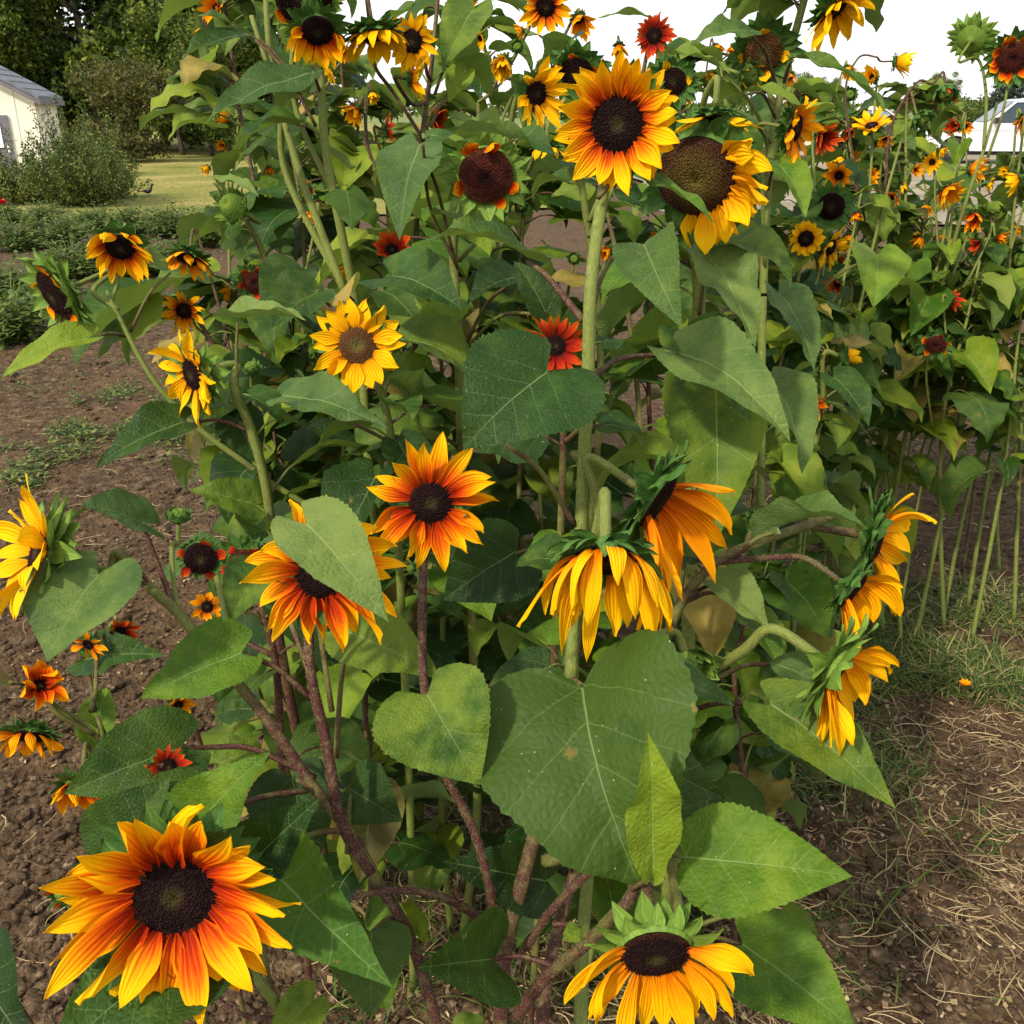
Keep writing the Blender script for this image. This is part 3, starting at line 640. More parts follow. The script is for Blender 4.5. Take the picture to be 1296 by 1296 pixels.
for x, y in list(scatter(9500, [(90, 490, 290, 560, 4), (60, 540, 230, 590, 1.2), (0, 450, 300, 500, 1), (0, 570, 60, 620, .5), (240, 300, 330, 470, 1)])):
    if noise.noise(Vector((x*3.5, y*2.5, 2)))+R.uniform(-.2, .2) < .05: continue
    tinyleaf(mb, Vector((x, y, gh(x, y)+R.uniform(0, .04))), R.uniform(.015, .04), R.uniform(0, 6.3), R.uniform(-.2, .7), R.random()*.8)
tag(mb.build('creeping_weeds', M['grass']), 'low dark green weeds creeping over the soil beside the patch', 'weeds', kind='stuff')
# lawn edge tufts far
mb = MB()
for x, y in list(scatter(9000, [(60, 204, 330, 290, 1)])):
    blade(mb, x, y, R.uniform(.03, .09), .004, min(1, R.uniform(.5, 1)), .035)
tag(mb.build('lawn_grass', M['grass']), 'short yellowing grass of the lawn beyond the garden', 'grass', kind='stuff')
# ------------------------------------------------------------------ low garden plants on the left
M['grass_leaf'] = M['grass']
def clump(px, py, r, h, label, n=520, sz=.05, seed=0, name='garden_plant', cat='garden plant', grp='low plants in the garden rows', z=(.1, .75)):
    RR = random.Random(seed); g = G(px, py); pl = empty(name, g, label, cat, grp); mb = MB(); st = MB()
    for i in range(int(n/14)):
        an = RR.uniform(0, 6.28); rr = r*math.sqrt(RR.random()); tip = Vector((math.cos(an)*rr, math.sin(an)*rr, h*RR.uniform(.45, 1)*(1-.5*(rr/r)**2)))
        st.tube(spline([Vector((tip.x*.2, tip.y*.2, 0)), tip*.5+Vector((0, 0, h*.15)), tip], 3), .003, 4, .2)
        for k in range(14):
            t = RR.uniform(.3, 1.05); q = tip*t+Vector((RR.gauss(0, 1), RR.gauss(0, 1), RR.gauss(0, .6)))*sz*.9
            if q.z < .01: q.z = .02
            tinyleaf(mb, q, sz*RR.uniform(.6, 1.3), RR.uniform(0, 6.3), RR.uniform(-.6, .5), RR.uniform(*z), .62)
    mb.build('foliage', M['grass'], pl); st.build('stems', M['stem'], pl)
for k, a in enumerate([
 (22, 432, .38, .34, 'bushy green garden plant at the left edge, nearest of the low row plants'), (10, 392, .36, .32, 'low green garden plant hugging the left edge behind the nearest one'),
 (62, 398, .30, .26, 'low green garden plant left of the hanging dark sunflower head'), (96, 352, .36, .30, 'bright green garden plant directly behind the orange side sunflower'),
 (150, 352, .36, .28, 'bright green garden plant below and right of the orange side sunflower'), (205, 346, .32, .26, 'green garden plant between bare soil and the sunflower patch, middle row'),
 (215, 300, .42, .36, 'leafy green garden plant at the lawn edge next to the patch'), (170, 296, .36, .30, 'green garden plant at the lawn edge left of its leafier neighbour'),
 (26, 318, .42, .34, 'wide green garden plant at the left edge below the red flower'), (84, 312, .40, .30, 'light green garden plant below the shrub, right of the red flower'),
 (118, 290, .34, .24, 'small green garden plant under the right side of the shrub'), (58, 286, .36, .26, 'small green garden plant just right of the red flower stalk'),
 (265, 312, .36, .34, 'dark green garden plant squeezed against the sunflower patch'), (12, 282, .30, .2, 'low garden plant at the foot of the red flower')]):
    a = (a[0], a[1], a[2]*1.05, a[3]*1.45, a[4]); clump(*a, seed=k, n=1500, sz=.055, z=(.15, .62))
# red flower on a pale stalk
g = G(9, 293); rf = empty('red_flower', g, 'single bright red flower on a pale stalk at the far left garden row', 'flower'); mb = MB()
mb.tube(spline([Vector((0, 0, 0)), Vector((.01, 0, .16)), Vector((0, 0, .36))], 4), .006, 6, .0); mb.build('stalk', M['sepal_light'], rf)
mb = MB(); RR = random.Random(3)
for i in range(26):
    an = i*2.4; e = .2+.9*(i/26); d = Vector((math.cos(an)*math.cos(e), math.sin(an)*math.cos(e), math.sin(e))); ribbon(mb, Vector((0, 0, .36)), d, Vector((0, 0, 1)), .085, .05, i, .3, 0, 0, .2, 2, 4)
simple('red petal', (.62, .012, .012), .5, 30, .25); mb.build('petals', M['red petal'], rf)
# ------------------------------------------------------------------ trees and shrubs
def foliage_mat(name, a, b, c_, sc1=.9):
    m, nt = new_mat(name); s = NT(nt); x, y, z = s.lc(); pos = s.n('ShaderNodeTexCoord').outputs['Object']; n = s.noise(pos, sc1, 2)
    f = s.math('ADD', s.math('MULTIPLY', n, .7), s.math('MULTIPLY', z, .45)); c = s.ramp(f, [(.3, a), (.55, b), (.8, c_)]); s.out(c, .6, None, .25, None, .25); M[name] = m
foliage_mat('tree_leaf', (.018, .042, .007), (.052, .092, .011), (.16, .185, .018), .55)
foliage_mat('tree_leaf_brown', (.028, .036, .009), (.066, .072, .015), (.13, .115, .025))
foliage_mat('shrub_leaf', (.03, .06, .010), (.075, .115, .018), (.17, .19, .04))
foliage_mat('spruce_needle', (.012, .030, .018), (.025, .05, .028), (.05, .075, .04))
simple('bark', (.065, .05, .038), .9, 8, .4, 1, .03)
def quadleaf(mb, q, sz, RR, z):
    a = Vector((RR.gauss(0, 1), RR.gauss(0, 1), RR.gauss(0, .8))).normalized(); b = a.orthogonal().normalized(); b = Matrix.Rotation(RR.uniform(0, 6.3), 3, a) @ b; c = a.cross(b)
    mb.add([q-b*sz, q+c*sz*.5, q+b*sz, q-c*sz*.5], [(0, 1, 2, 3)], [(0, 0, z)]*4)
def tree_meshes(h, r, n, sz, seed, mat, low=.25, tk=.16):
    RR = random.Random(seed); tr = MB(); cr = MB(); tips = []
    tr.tube(spline([Vector((0, 0, 0)), Vector((RR.uniform(-.2, .2), 0, h*.3)), Vector((RR.uniform(-.3, .3), RR.uniform(-.3, .3), h*.62)), Vector((0, 0, h*.9))], 4), [tk*(1-.85*i/12) for i in range(13)], 8)
    for i in range(26):
        z0 = h*RR.uniform(low*.6, .8); an = RR.uniform(0, 6.3); sh = math.sin(math.pi*min(1, max(.12, (z0/h-low*.3)/(1.05-low*.3))))**.6; L = r*RR.uniform(.55, 1.0)*sh
        e = Vector((math.cos(an)*L, math.sin(an)*L, z0+L*RR.uniform(.1, .7))); m_ = Vector((e.x*.5, e.y*.5, z0+(e.z-z0)*.35))
        tr.tube(spline([Vector((0, 0, z0)), m_, e], 3), [tk*.32*(1-.8*k/6) for k in range(7)], 5); tips += [e, m_.lerp(e, .5)]
    cl = [(t+Vector((RR.gauss(0, .25), RR.gauss(0, .25), RR.gauss(0, .2)))*r*.4, r*RR.uniform(.14, .32)) for t in tips for _ in range(2)]
    for _ in range(14):
        an = RR.uniform(0, 6.3); e = Vector((math.cos(an), math.sin(an), 0))*r*RR.uniform(.2, .75); cl.append((Vector((e.x, e.y, h*RR.uniform(.6, .98))), r*RR.uniform(.15, .3)))
    for _ in range(n):
        c, cr_ = RR.choice(cl); d = Vector((RR.gauss(0, 1), RR.gauss(0, 1), RR.gauss(0, .75))).normalized()*cr_*RR.random()**.4; q = c+d
        if q.z < .15: continue
        quadleaf(cr, q, sz*RR.uniform(.6, 1.3), RR, RR.random())
    return mesh('trunk', tr.v, tr.f, M['bark'], tr.c), mesh('crown', cr.v, cr.f, M[mat], cr.c, False)
def put_tree(me, px, base_d, label, sc_=1, rz=0, name='tree', cat='tree', grp='trees behind the shed'):
    x = (px-HC)/FPX*base_d*math.cos(PITCH)*1.0; t = empty(name, Vector((x, base_d, 0)), label, cat, grp)
    for nm, m_ in (('trunk', me[0]), ('crown', me[1])):
        o = link(nm, m_, t, mw=Matrix.Rotation(rz, 4, 'Z') @ Matrix.Diagonal((sc_, sc_, sc_, 1)))
    return t
TA = tree_meshes(9.5, 3.6, 15000, .14, 1, 'tree_leaf', .1, .2); TB = tree_meshes(8.8, 3.3, 13000, .15, 2, 'tree_leaf', .1, .18)
# x offset uses the true horizontal distance
for i, (px, d, t_, s_, rz, lb) in enumerate([
 (-60, 42, TA, 1.1, 0, 'big dark tree whose branches reach in at the top left corner behind the shed roof'), (35, 41, TB, 1.15, 1, 'tall dark tree rising right behind the shed roof'),
 (120, 39, TA, 1.0, 2.2, 'tall yellow green tree above the brownish round tree'), (205, 42, TB, 1.1, 3.1, 'tall dark tree right of the yellow green one, over the lawn'),
 (285, 41, TA, 1.0, 4.1, 'rightmost tall tree, partly hidden by the sunflowers'), (80, 46, TB, 1.35, 5, 'dark tree filling the gap between the trees behind the shed'),
 (240, 48, TA, 1.25, 5.6, 'dark tree in the second row over the lawn gap'), (-10, 47, TA, 1.3, .8, 'dark tree in the second row above the shed roof')]):
    put_tree(t_, px, d, lb, s_, rz)
for k, (px, d, lb, s_) in enumerate([(2, 37, 'dark understorey tree close behind the shed', .62), (262, 36, 'low dark tree at the right end of the tree line', .5), (225, 37, 'low dark tree filling the shade right of the brownish tree', .55)]):
    put_tree(TB, px, d, lb, s_, k*1.7)
TC = tree_meshes(2.75, 1.75, 12500, .065, 5, 'tree_leaf_brown', .0, .1)
put_tree(TC, 160, 32, 'round brownish green tree standing in front of the tall trees by the lawn', 1.0, .4)
TD = tree_meshes(2.2, 1.3, 5000, .07, 8, 'tree_leaf', .1, .07)
put_tree(TD, 1207, 44, 'small round green tree between the two parked vehicles', .85, .3, grp='trees by the vehicles')
put_tree(TD, 1232, 60, 'small far green tree left of the silver pickup', 1.0, 2.3, grp='trees by the vehicles')
for i, (px, s_) in enumerate([(1012, .9), (1045, .8), (1168, .7), (1190, .9)]):
    put_tree(TA, px, 210, ['far tree on the horizon left of the tan pickup', 'far tree on the horizon just left of the tan pickup cab', 'far small tree on the horizon right of the tan pickup', 'far tree on the horizon near the small round tree'][i], s_, i*1.3, grp='far trees on the horizon')
# low tree belt far away, one mass
RR = random.Random(77); mb = MB()
for i in range(9000):
    x = RR.uniform(-160, 260); hh = 3.2+2.2*noise.noise(Vector((x*.035, 0, 3)))+1.2*noise.noise(Vector((x*.17, 0, 3))); quadleaf(mb, Vector((x, 235+RR.gauss(0, 3), max(.2, hh*RR.random()**.6))), RR.uniform(.5, .9), RR, RR.random())
tag(mb.build('far_wood', M['tree_leaf'], smooth=False), 'low dark belt of woodland along the horizon behind the patch', 'wood', kind='stuff')
for px, d, lb, s_ in ((318, 43, 'tall tree just behind the top left sunflower stems', .95), (345, 40, 'low tree at the right end of the trees, seen between the stems', .45)): put_tree(TB, px, d, lb, s_, px)
# spruce
RR = random.Random(9); tr = MB(); tr.tube([Vector((0, 0, 0)), Vector((0, 0, 4.3))], [.12, .01], 8); cr = MB()
for i in range(120):
    z0 = .3+3.9*i/120; L = 1.25*(1-z0/4.35)*RR.uniform(.75, 1.1)+.06; an = i*2.4; e = Vector((math.cos(an)*L, math.sin(an)*L, z0-.1*L)); tr.tube([Vector((0, 0, z0)), e], [.02, .005], 4)
    for _ in range(int(40+110*L)):
        t = RR.random()**.6; quadleaf(cr, Vector((e.x*t, e.y*t, z0-.1*L*t))+Vector((RR.gauss(0, .08), RR.gauss(0, .08), RR.gauss(0, .05))), .05, RR, RR.random())
sp = empty('spruce_tree', Vector(((1274-HC)/FPX*40*math.cos(PITCH), 40, 0)), 'dark spruce with a pointed top standing behind the silver pickup', 'tree', 'trees by the vehicles'); tr.build('trunk', M['bark'], sp); cr.build('crown', M['spruce_needle'], sp)
# upright shrubs in front of the shed
def shrub(px, d, r, h, n, label, seed, grp='shrubs before the shed'):
    RR = random.Random(seed); x = (px-HC)/FPX*d*math.cos(PITCH); s0 = empty('shrub', Vector((x, d, 0)), label, 'shrub', grp); st = MB(); fo = MB()
    for i in range(n):
        an = RR.uniform(0, 6.28); q = RR.random()**.6; top = Vector((math.cos(an)*r*q, math.sin(an)*r*q, h*(1-.62*q**1.6)*RR.uniform(.62, 1.08)))
        if RR.random() < .2: top.z *= 1.32
        pts = spline([Vector((top.x*.12, top.y*.12, 0)), Vector((top.x*.65, top.y*.65, top.z*.5)), top], 5); st.tube(pts, [.012*(1-.8*k/10) for k in range(11)], 5, .3)
        for k in range(150):
            t = RR.uniform(.12, 1.0); j = min(9, int(t*10)); p = pts[j].lerp(pts[j+1], t*10-j); w_ = .10*(1.25-t)
            quadleaf(fo, p+Vector((RR.gauss(0, w_), RR.gauss(0, w_), RR.gauss(0, w_))), .026*RR.uniform(.7, 1.3), RR, RR.random())
    st.build('stems', M['bark'], s0); fo.build('foliage', M['shrub_leaf'], s0)
shrub(88, 17, 1.15, 1.6, 130, 'upright twiggy green shrub in front of the cream shed', 1)
shrub(6, 17.4, .9, .95, 70, 'lower rounded shrub at the left edge in front of the shed door', 2)
shrub(122, 18.4, .5, 1.0, 45, 'small shrub at the right end, next to the lawn', 3)
# ------------------------------------------------------------------ shed
simple('cream siding', (.72, .66, .56), .7, 3, .06, .1); simple('grey trim', (.13, .12, .14), .6, 5, .15); simple('white frame', (.78, .78, .78), .5, 5, .04)
simple('pane', (.50, .56, .63), .12, 2, .15, spec=.8)
m, nt = new_mat('shingles'); s = NT(nt); pos = s.n('ShaderNodeTexCoord').outputs['Object']; b = s.n('ShaderNodeTexBrick'); s.l(s.n('ShaderNodeTexCoord').outputs['UV'], b.inputs[0]); n = s.noise(pos, 9, 4)
c = s.ramp(n, [(.3, (.10, .11, .13)), (.7, (.20, .21, .24))]); s.out(c, .85, s.bump(n, .5, .01), 0, None, .2); M['shingles'] = m
A = Vector((-11.2*math.cos(0), 22.2, 0)); A.x = (44-HC)/FPX*22.2*math.cos(PITCH)*1.0
phi = rad(14); W_, D_, EH, RH = 4.2, 2.6, 1.78, 2.95
shed = empty('shed', A, 'cream garden shed with grey shingle roof and dark framed door at the left edge', 'shed'); shed.rotation_euler = (0, 0, phi)
# local: x from -W_ to 0 along the gable front, y 0..D_ back
wb = MB(); v = []
for y in (0, D_): v += [Vector(p) for p in ((-W_, y, 0), (0, y, 0), (0, y, EH), (-W_/2, y, RH), (-W_, y, EH))]
wb.add(v, [(0, 1, 2, 3, 4), (9, 8, 7, 6, 5), (1, 6, 7, 2), (0, 4, 9, 5)])
for i in range(1, 11):
    x = -W_*i/11; hh = EH+(RH-EH)*(1-abs(x+W_/2)/(W_/2)); wb.box((x-.012, -.012, .02), (x+.012, .001, hh-.03))
for i in range(1, 6): wb.box((-.001, D_*i/6-.012, .02), (.012, D_*i/6+.012, EH-.03))
wb.box((-.05, -.02, 0), (.022, .05, EH-.02)); wb.build('wall', M['cream siding'], shed, smooth=False)
rb = MB(); sl_ = math.hypot(W_/2, RH-EH)
for sgn in (0, 1):
    ex = .16; y0, y1 = -.18, D_+.18; dx, dz = W_/2, RH-EH; u = Vector((dx, 0, -dz)).normalized() if sgn == 0 else Vector((-dx, 0, -dz)).normalized(); top = Vector((-W_/2, 0, RH+.03)); e = top+u*(sl_+ex); nn = Vector((0, 0, .07))
    rb.add([top+Vector((0, y0, 0)), e+Vector((0, y0, 0)), e+Vector((0, y1, 0)), top+Vector((0, y1, 0)), top+nn+Vector((0, y0, 0)), e+nn+Vector((0, y0, 0)), e+nn+Vector((0, y1, 0)), top+nn+Vector((0, y1, 0))],
           [(0, 3, 2, 1), (4, 5, 6, 7), (0, 1, 5, 4), (1, 2, 6, 5), (2, 3, 7, 6)])
    for k in range(1, 9):
        q = top.lerp(e, k/9); rb.box((-.008, y0, 0), (.008, y1, .012), Matrix.Translation(q+nn) )
ro = rb.build('roof', M['shingles'], shed, smooth=False)
fb = MB(); 
for sgn in (0, 1):
    dx, dz = W_/2, RH-EH; u = Vector((dx if sgn == 0 else -dx, 0, -dz)).normalized(); top = Vector((-W_/2, -.2, RH+.02)); e = top+u*(sl_+.17); fb.add([top, e, e+Vector((0, 0, -.09)), top+Vector((0, 0, -.09)), top+Vector((0, .02, 0)), e+Vector((0, .02, 0)), e+Vector((0, .02, -.09)), top+Vector((0, .02, -.09))], [(0, 1, 2, 3), (4, 7, 6, 5), (3, 2, 6, 7), (0, 4, 5, 1)])
fb.box((.14, -.2, EH-.16), (.17, D_+.2, EH-.05)); fb.build('fascia', M['grey trim'], shed, smooth=False)
dx0, dx1 = -1.75, -.55
db = MB(); db.box((dx0, -.045, .02), (dx1, -.015, 1.42)); do = db.build('door', M['grey trim'], shed, smooth=False)
wf = MB(); wx0, wx1, wz0, wz1 = -1.5, -.72, .78, 1.28
for lo, hi in (((wx0, -.075, wz0), (wx0+.05, -.046, wz1)), ((wx1-.05, -.075, wz0), (wx1, -.046, wz1)), ((wx0+.05, -.075, wz0), (wx1-.05, -.046, wz0+.05)), ((wx0+.05, -.075, wz1-.05), (wx1-.05, -.046, wz1)), ((wx0+.05, -.07, 1.0), (wx1-.05, -.047, 1.03))): wf.box(lo, hi)
wf.build('window_frame', M['white frame'], do, smooth=False)
pb = MB(); pb.box((wx0+.04, -.052, wz0+.04), (wx1-.04, -.0455, wz1-.04)); pb.build('window_pane', M['pane'], do, smooth=False)
hb = MB(); hb.box((dx1-.1, -.07, .68), (dx1-.05, -.046, .82)); hb.build('hinge', M['white frame'], do, smooth=False)
# ------------------------------------------------------------------ bird on the lawn
simple('feathers', (.022, .020, .024), .5, 60, .5, .5, .003); simple('beak', (.05, .04, .03), .5)
g = G(189, 252); g.z = .035; bd = empty('bird', g, 'small black bird standing on the lawn with its head raised', 'bird'); bd.rotation_euler = (0, 0, rad(-10))
bm_pts = [(-.16, 0, .10, .006), (-.10, 0, .105, .016), (-.05, 0, .105, .036), (0, 0, .11, .045), (.04, 0, .13, .036), (.065, 0, .165, .021), (.08, 0, .20, .019), (.095, 0, .222, .023), (.112, 0, .225, .016), (.122, 0, .225, .007)]
mb = MB(); mb.tube(spline([Vector(p[:3]) for p in bm_pts], 3), [max(.004, np.interp(i/3, range(len(bm_pts)), [p[3] for p in bm_pts])) for i in range((len(bm_pts)-1)*3+1)], 12)
mb.build('body', M['feathers'], bd)
mb = MB(); mb.tube([Vector((.12, 0, .225)), Vector((.155, 0, .218))], [.007, .001], 6); mb.build('beak', M['beak'], bd)
for sy in (-1, 1):
    mb = MB(); mb.tube(spline([Vector((0, .018*sy, .08)), Vector((-.008, .018*sy, .045)), Vector((.004, .018*sy, .004))], 3), .004, 5)
    for a in (-.5, 0, .5): mb.tube([Vector((.004, .018*sy, .004)), Vector((.004+.03*math.cos(a), .018*sy+.03*math.sin(a), .003))], .0025, 4)
    mb.build('leg', M['beak'], bd)
# ------------------------------------------------------------------ vehicles
simple('silver paint', (.62, .64, .68), .28, 2, .03, 0, metal=.3, coat=.6); simple('tan paint', (.52, .42, .35), .35, 3, .05, 0, metal=.1, coat=.4)
simple('tyre', (.018, .018, .018), .85, 30, .3); simple('rim', (.45, .46, .48), .3, 5, .1, metal=.8); simple('window glass', (.03, .045, .055), .15, 2, .1, 0, spec=.35)
simple('blue glass', (.10, .17, .26), .08, 2, .1, 0, spec=.9); simple('chrome', (.8, .8, .82), .12, 2, .03, 0, metal=1); simple('black plastic', (.015, .015, .016), .6, 8, .2); simple('lamp_white', (.75, .76, .74), .15, 2, .05, 0); simple('lamp_red', (.45, .01, .01), .2, 2, .1, 0)
def pickup(name, loc, rz, paint, glass, label, cat, L=5.6, Wd=1.9, hh=1.82, cap=False):
    t = empty(name, loc, label, cat, 'vehicles parked on the gravel'); t.rotation_euler = (0, 0, rz); w2 = Wd/2
    # side profile, x forward (front at +L/2)
    fx = L/2; bel = 1.08; bed = -.55
    def slab(prof_, y0, y1, tuck=0):
        n = len(prof_); v = [Vector((x, y0, z)) for x, z in prof_]+[Vector((x, y1, z)) for x, z in prof_]
        return v, [tuple(range(n))[::-1], tuple(range(n, 2*n))]+[(i, (i+1) % n, n+(i+1) % n, n+i) for i in range(n)]
    def arch(cx, r=.43, n=9): return [(cx+r*math.cos(math.pi*i/(n-1)), .36+r*math.sin(math.pi*i/(n-1))) for i in range(n)][::-1]
    fw, rw = fx-.95, -fx+1.15
    # arch() runs from rear to front of the opening
    low = [(-fx, .45)]+[(x, z) for x, z in arch(rw)]+[(x, z) for x, z in arch(fw)]+[(fx, .42), (fx+.02, .78), (fx-.04, .98), (fx-.35, 1.05), (1.05, 1.12), (bed, 1.10), (-fx, 1.10)]
    v, f = slab(low, -w2, w2); b = MB(); b.add(v, f)
    # sculpted shoulder
    b.box((-fx+.02, -w2-.015, .93), (fx-.2, -w2-.001, 1.0)); b.box((-fx+.02, w2+.001, .93), (fx-.2, w2+.015, 1.0)); bo = b.build('body', M[paint], t, smooth=False)
    md = bo.modifiers.new('bevel', 'BEVEL'); md.width = .03; md.segments = 2; md.limit_method = 'ANGLE'
    # cabin
    r0 = -fx+.15 if cap else bed+.02; ti = .13
    cab_b = [(1.08, 1.11), (.28, hh-.03), (.12, hh), (r0+.22, hh), (r0+.1, hh-.04), (r0, 1.10)]; n = len(cab_b)
    yo = [w2-.03, w2-ti-.07, w2-ti-.1, w2-ti-.1, w2-ti-.07, w2-.03]
    v = [Vector((x, -y, z)) for (x, z), y in zip(cab_b, yo)]+[Vector((x, y, z)) for (x, z), y in zip(cab_b, yo)]
    b = MB(); b.add(v, [tuple(range(n))[::-1], tuple(range(n, 2*n))]+[(i, (i+1) % n, n+(i+1) % n, n+i) for i in range(n)]); cb = b.build('cabin', M[paint], t, smooth=False)
    md = cb.modifiers.new('bevel', 'BEVEL'); md.width = .03; md.segments = 2; md.limit_method = 'ANGLE'
    def onside(x, z, s): 
        k = (z-1.10)/(hh-1.10-.03); y = (w2-.03)+(-ti-.04)*k; return Vector((x, s*(y+.006), z))
    for s_ in (-1, 1):
        xa = lambda z: 1.08-(z-1.11)/(hh-1.14)*.80
        z0, z1 = 1.16, hh-.12
        segs = [[(xa(z0)-.13, z0), (xa(z1)-.10, z1), (-.02, z1), (-.02, z0)], [(-.10, z0), (-.10, z1), (max(r0+.22, -.95) if not cap else -.95, z1), (max(r0+.12, -1.0) if not cap else -.98, z0)]]
        if cap: segs.append([(-1.1, z0), (-1.1, z1), (r0+.3, z1), (r0+.2, z0)])
        for q in segs:
            g = MB(); g.add([onside(x, z, s_) for x, z in q], [(0, 1, 2, 3) if s_ > 0 else (3, 2, 1, 0)]); g.build('side_window', M[glass], t, smooth=False)
            h = MB(); pp = [onside(x, z, s_*1.003) for x, z in q]; 
            for i in range(4): h.tube([pp[i], pp[(i+1) % 4]], .014, 4)
            h.build('window_trim', M['black plastic'], t)
        d_ = MB()
        for x in (.98, -.06, r0+.02): d_.box((x-.006, s_*(w2+.004)-.003, .5), (x+.006, s_*(w2+.004)+.003, 1.09))
        d_.build('door_seam', M['black plastic'], t, smooth=False)
        for x in (.12, -.85): hd_ = MB(); hd_.box((x, s_*(w2+.03)-.02, 1.02), (x+.16, s_*(w2+.03)+.02, 1.05)); hd_.build('door_handle', M['chrome'], t, smooth=False)
        mr = MB(); mr.box((.80, s_*(w2+.12)-.11, 1.13), (.88, s_*(w2+.12)+.11, 1.30)); mr.build('mirror', M['black plastic'], t, smooth=False)
        hl = MB(); hl.box((fx-.10, s_*(w2-.22)-.16, .76), (fx+.03, s_*(w2-.22)+.16, .95)); hl.build('headlight', M['lamp_white'], t, smooth=False)
        tl = MB(); tl.box((-fx-.012, s_*(w2-.12)-.08, .72), (-fx+.05, s_*(w2-.12)+.08, 1.05)); tl.build('tail_light', M['lamp_red'], t, smooth=False)
        for x in (fw, rw):
            wv = MB(); c0 = Vector((x, s_*(w2-.24), .36)); prof_ = [(.22, 0), (.35, 0), (.375, .03), (.375, .19), (.35, .23), (.22, .235)]; v = []; K = 28
            for k in range(K):
                a = 2*math.pi*k/K; v += [c0+Vector((math.cos(a)*r_, s_*y_, math.sin(a)*r_)) for r_, y_ in prof_]
            n_ = len(prof_); wv.add(v, [(k*n_+i, k*n_+i+1, ((k+1) % K)*n_+i+1, ((k+1) % K)*n_+i) for k in range(K) for i in range(n_-1)]); wo_ = wv.build('wheel', M['tyre'], t)
            rm = MB(); rm.tube([c0+Vector((0, s_*.05, 0)), c0+Vector((0, s_*.20, 0))], [.225, .225], 24); rm.tube([c0+Vector((0, s_*.2, 0)), c0+Vector((0, s_*.235, 0))], [.06, .05], 12)
            for k in range(6): a = math.pi*k/3; rm.tube([c0+Vector((math.cos(a)*.05, s_*.215, math.sin(a)*.05)), c0+Vector((math.cos(a)*.21, s_*.21, math.sin(a)*.21))], .02, 5)
            rm.build('rim', M['rim'], wo_)
    ws = MB(); k = lambda f_: 1.08-.80*f_
    v = [Vector((k(.08)+.014, s_*(w2-.14), 1.11+(hh-1.14)*.08+.014)) for s_ in (-1, 1)]+[Vector((k(.93)+.014, s_*(w2-.27), 1.11+(hh-1.14)*.93+.014)) for s_ in (1, -1)]
    ws.add(v, [(0, 1, 2, 3)]); ws.build('windshield', M[glass], t, smooth=False)
    bp_ = MB(); bp_.box((fx+.0, -w2-.01, .40), (fx+.13, w2+.01, .60)); bq = bp_.build('front_bumper', M['chrome'], t, smooth=False); md = bq.modifiers.new('bevel', 'BEVEL'); md.width = .03; md.segments = 2
    bp_ = MB(); bp_.box((-fx-.12, -w2-.01, .42), (-fx-.003, w2+.01, .58)); bp_.build('rear_bumper', M['chrome'], t, smooth=False)
    gr = MB()
    for i in range(5): gr.box((fx+.01, -.5, .66+i*.055), (fx+.035, .5, .69+i*.055))
    gr.build('grille', M['black plastic'], t, smooth=False)
    un = MB(); un.box((-fx+.2, -w2+.1, .25), (fx-.2, w2-.1, .50)); un.build('chassis', M['black plastic'], t, smooth=False)
    return t
def gx(px, d): return (px-HC)/FPX*d*math.cos(PITCH)
# far points sit a little above the camera axis foot: depth = y*cos(pitch)
pickup('pickup_truck', Vector((gx(1290, 31.5), 31.5, .03)), rad(168), 'silver paint', 'window glass', 'silver white pickup truck parked at the right edge, cab above the leaves', 'pickup truck')
pickup('pickup_truck', Vector((gx(1104, 34.5), 34.5, .03)), rad(-14), 'tan paint', 'blue glass', 'dusty tan pickup truck with chrome bumper parked behind the right sunflowers', 'pickup truck', L=5.0, hh=1.62)
# ------------------------------------------------------------------ the sunflowers
S = sunflower
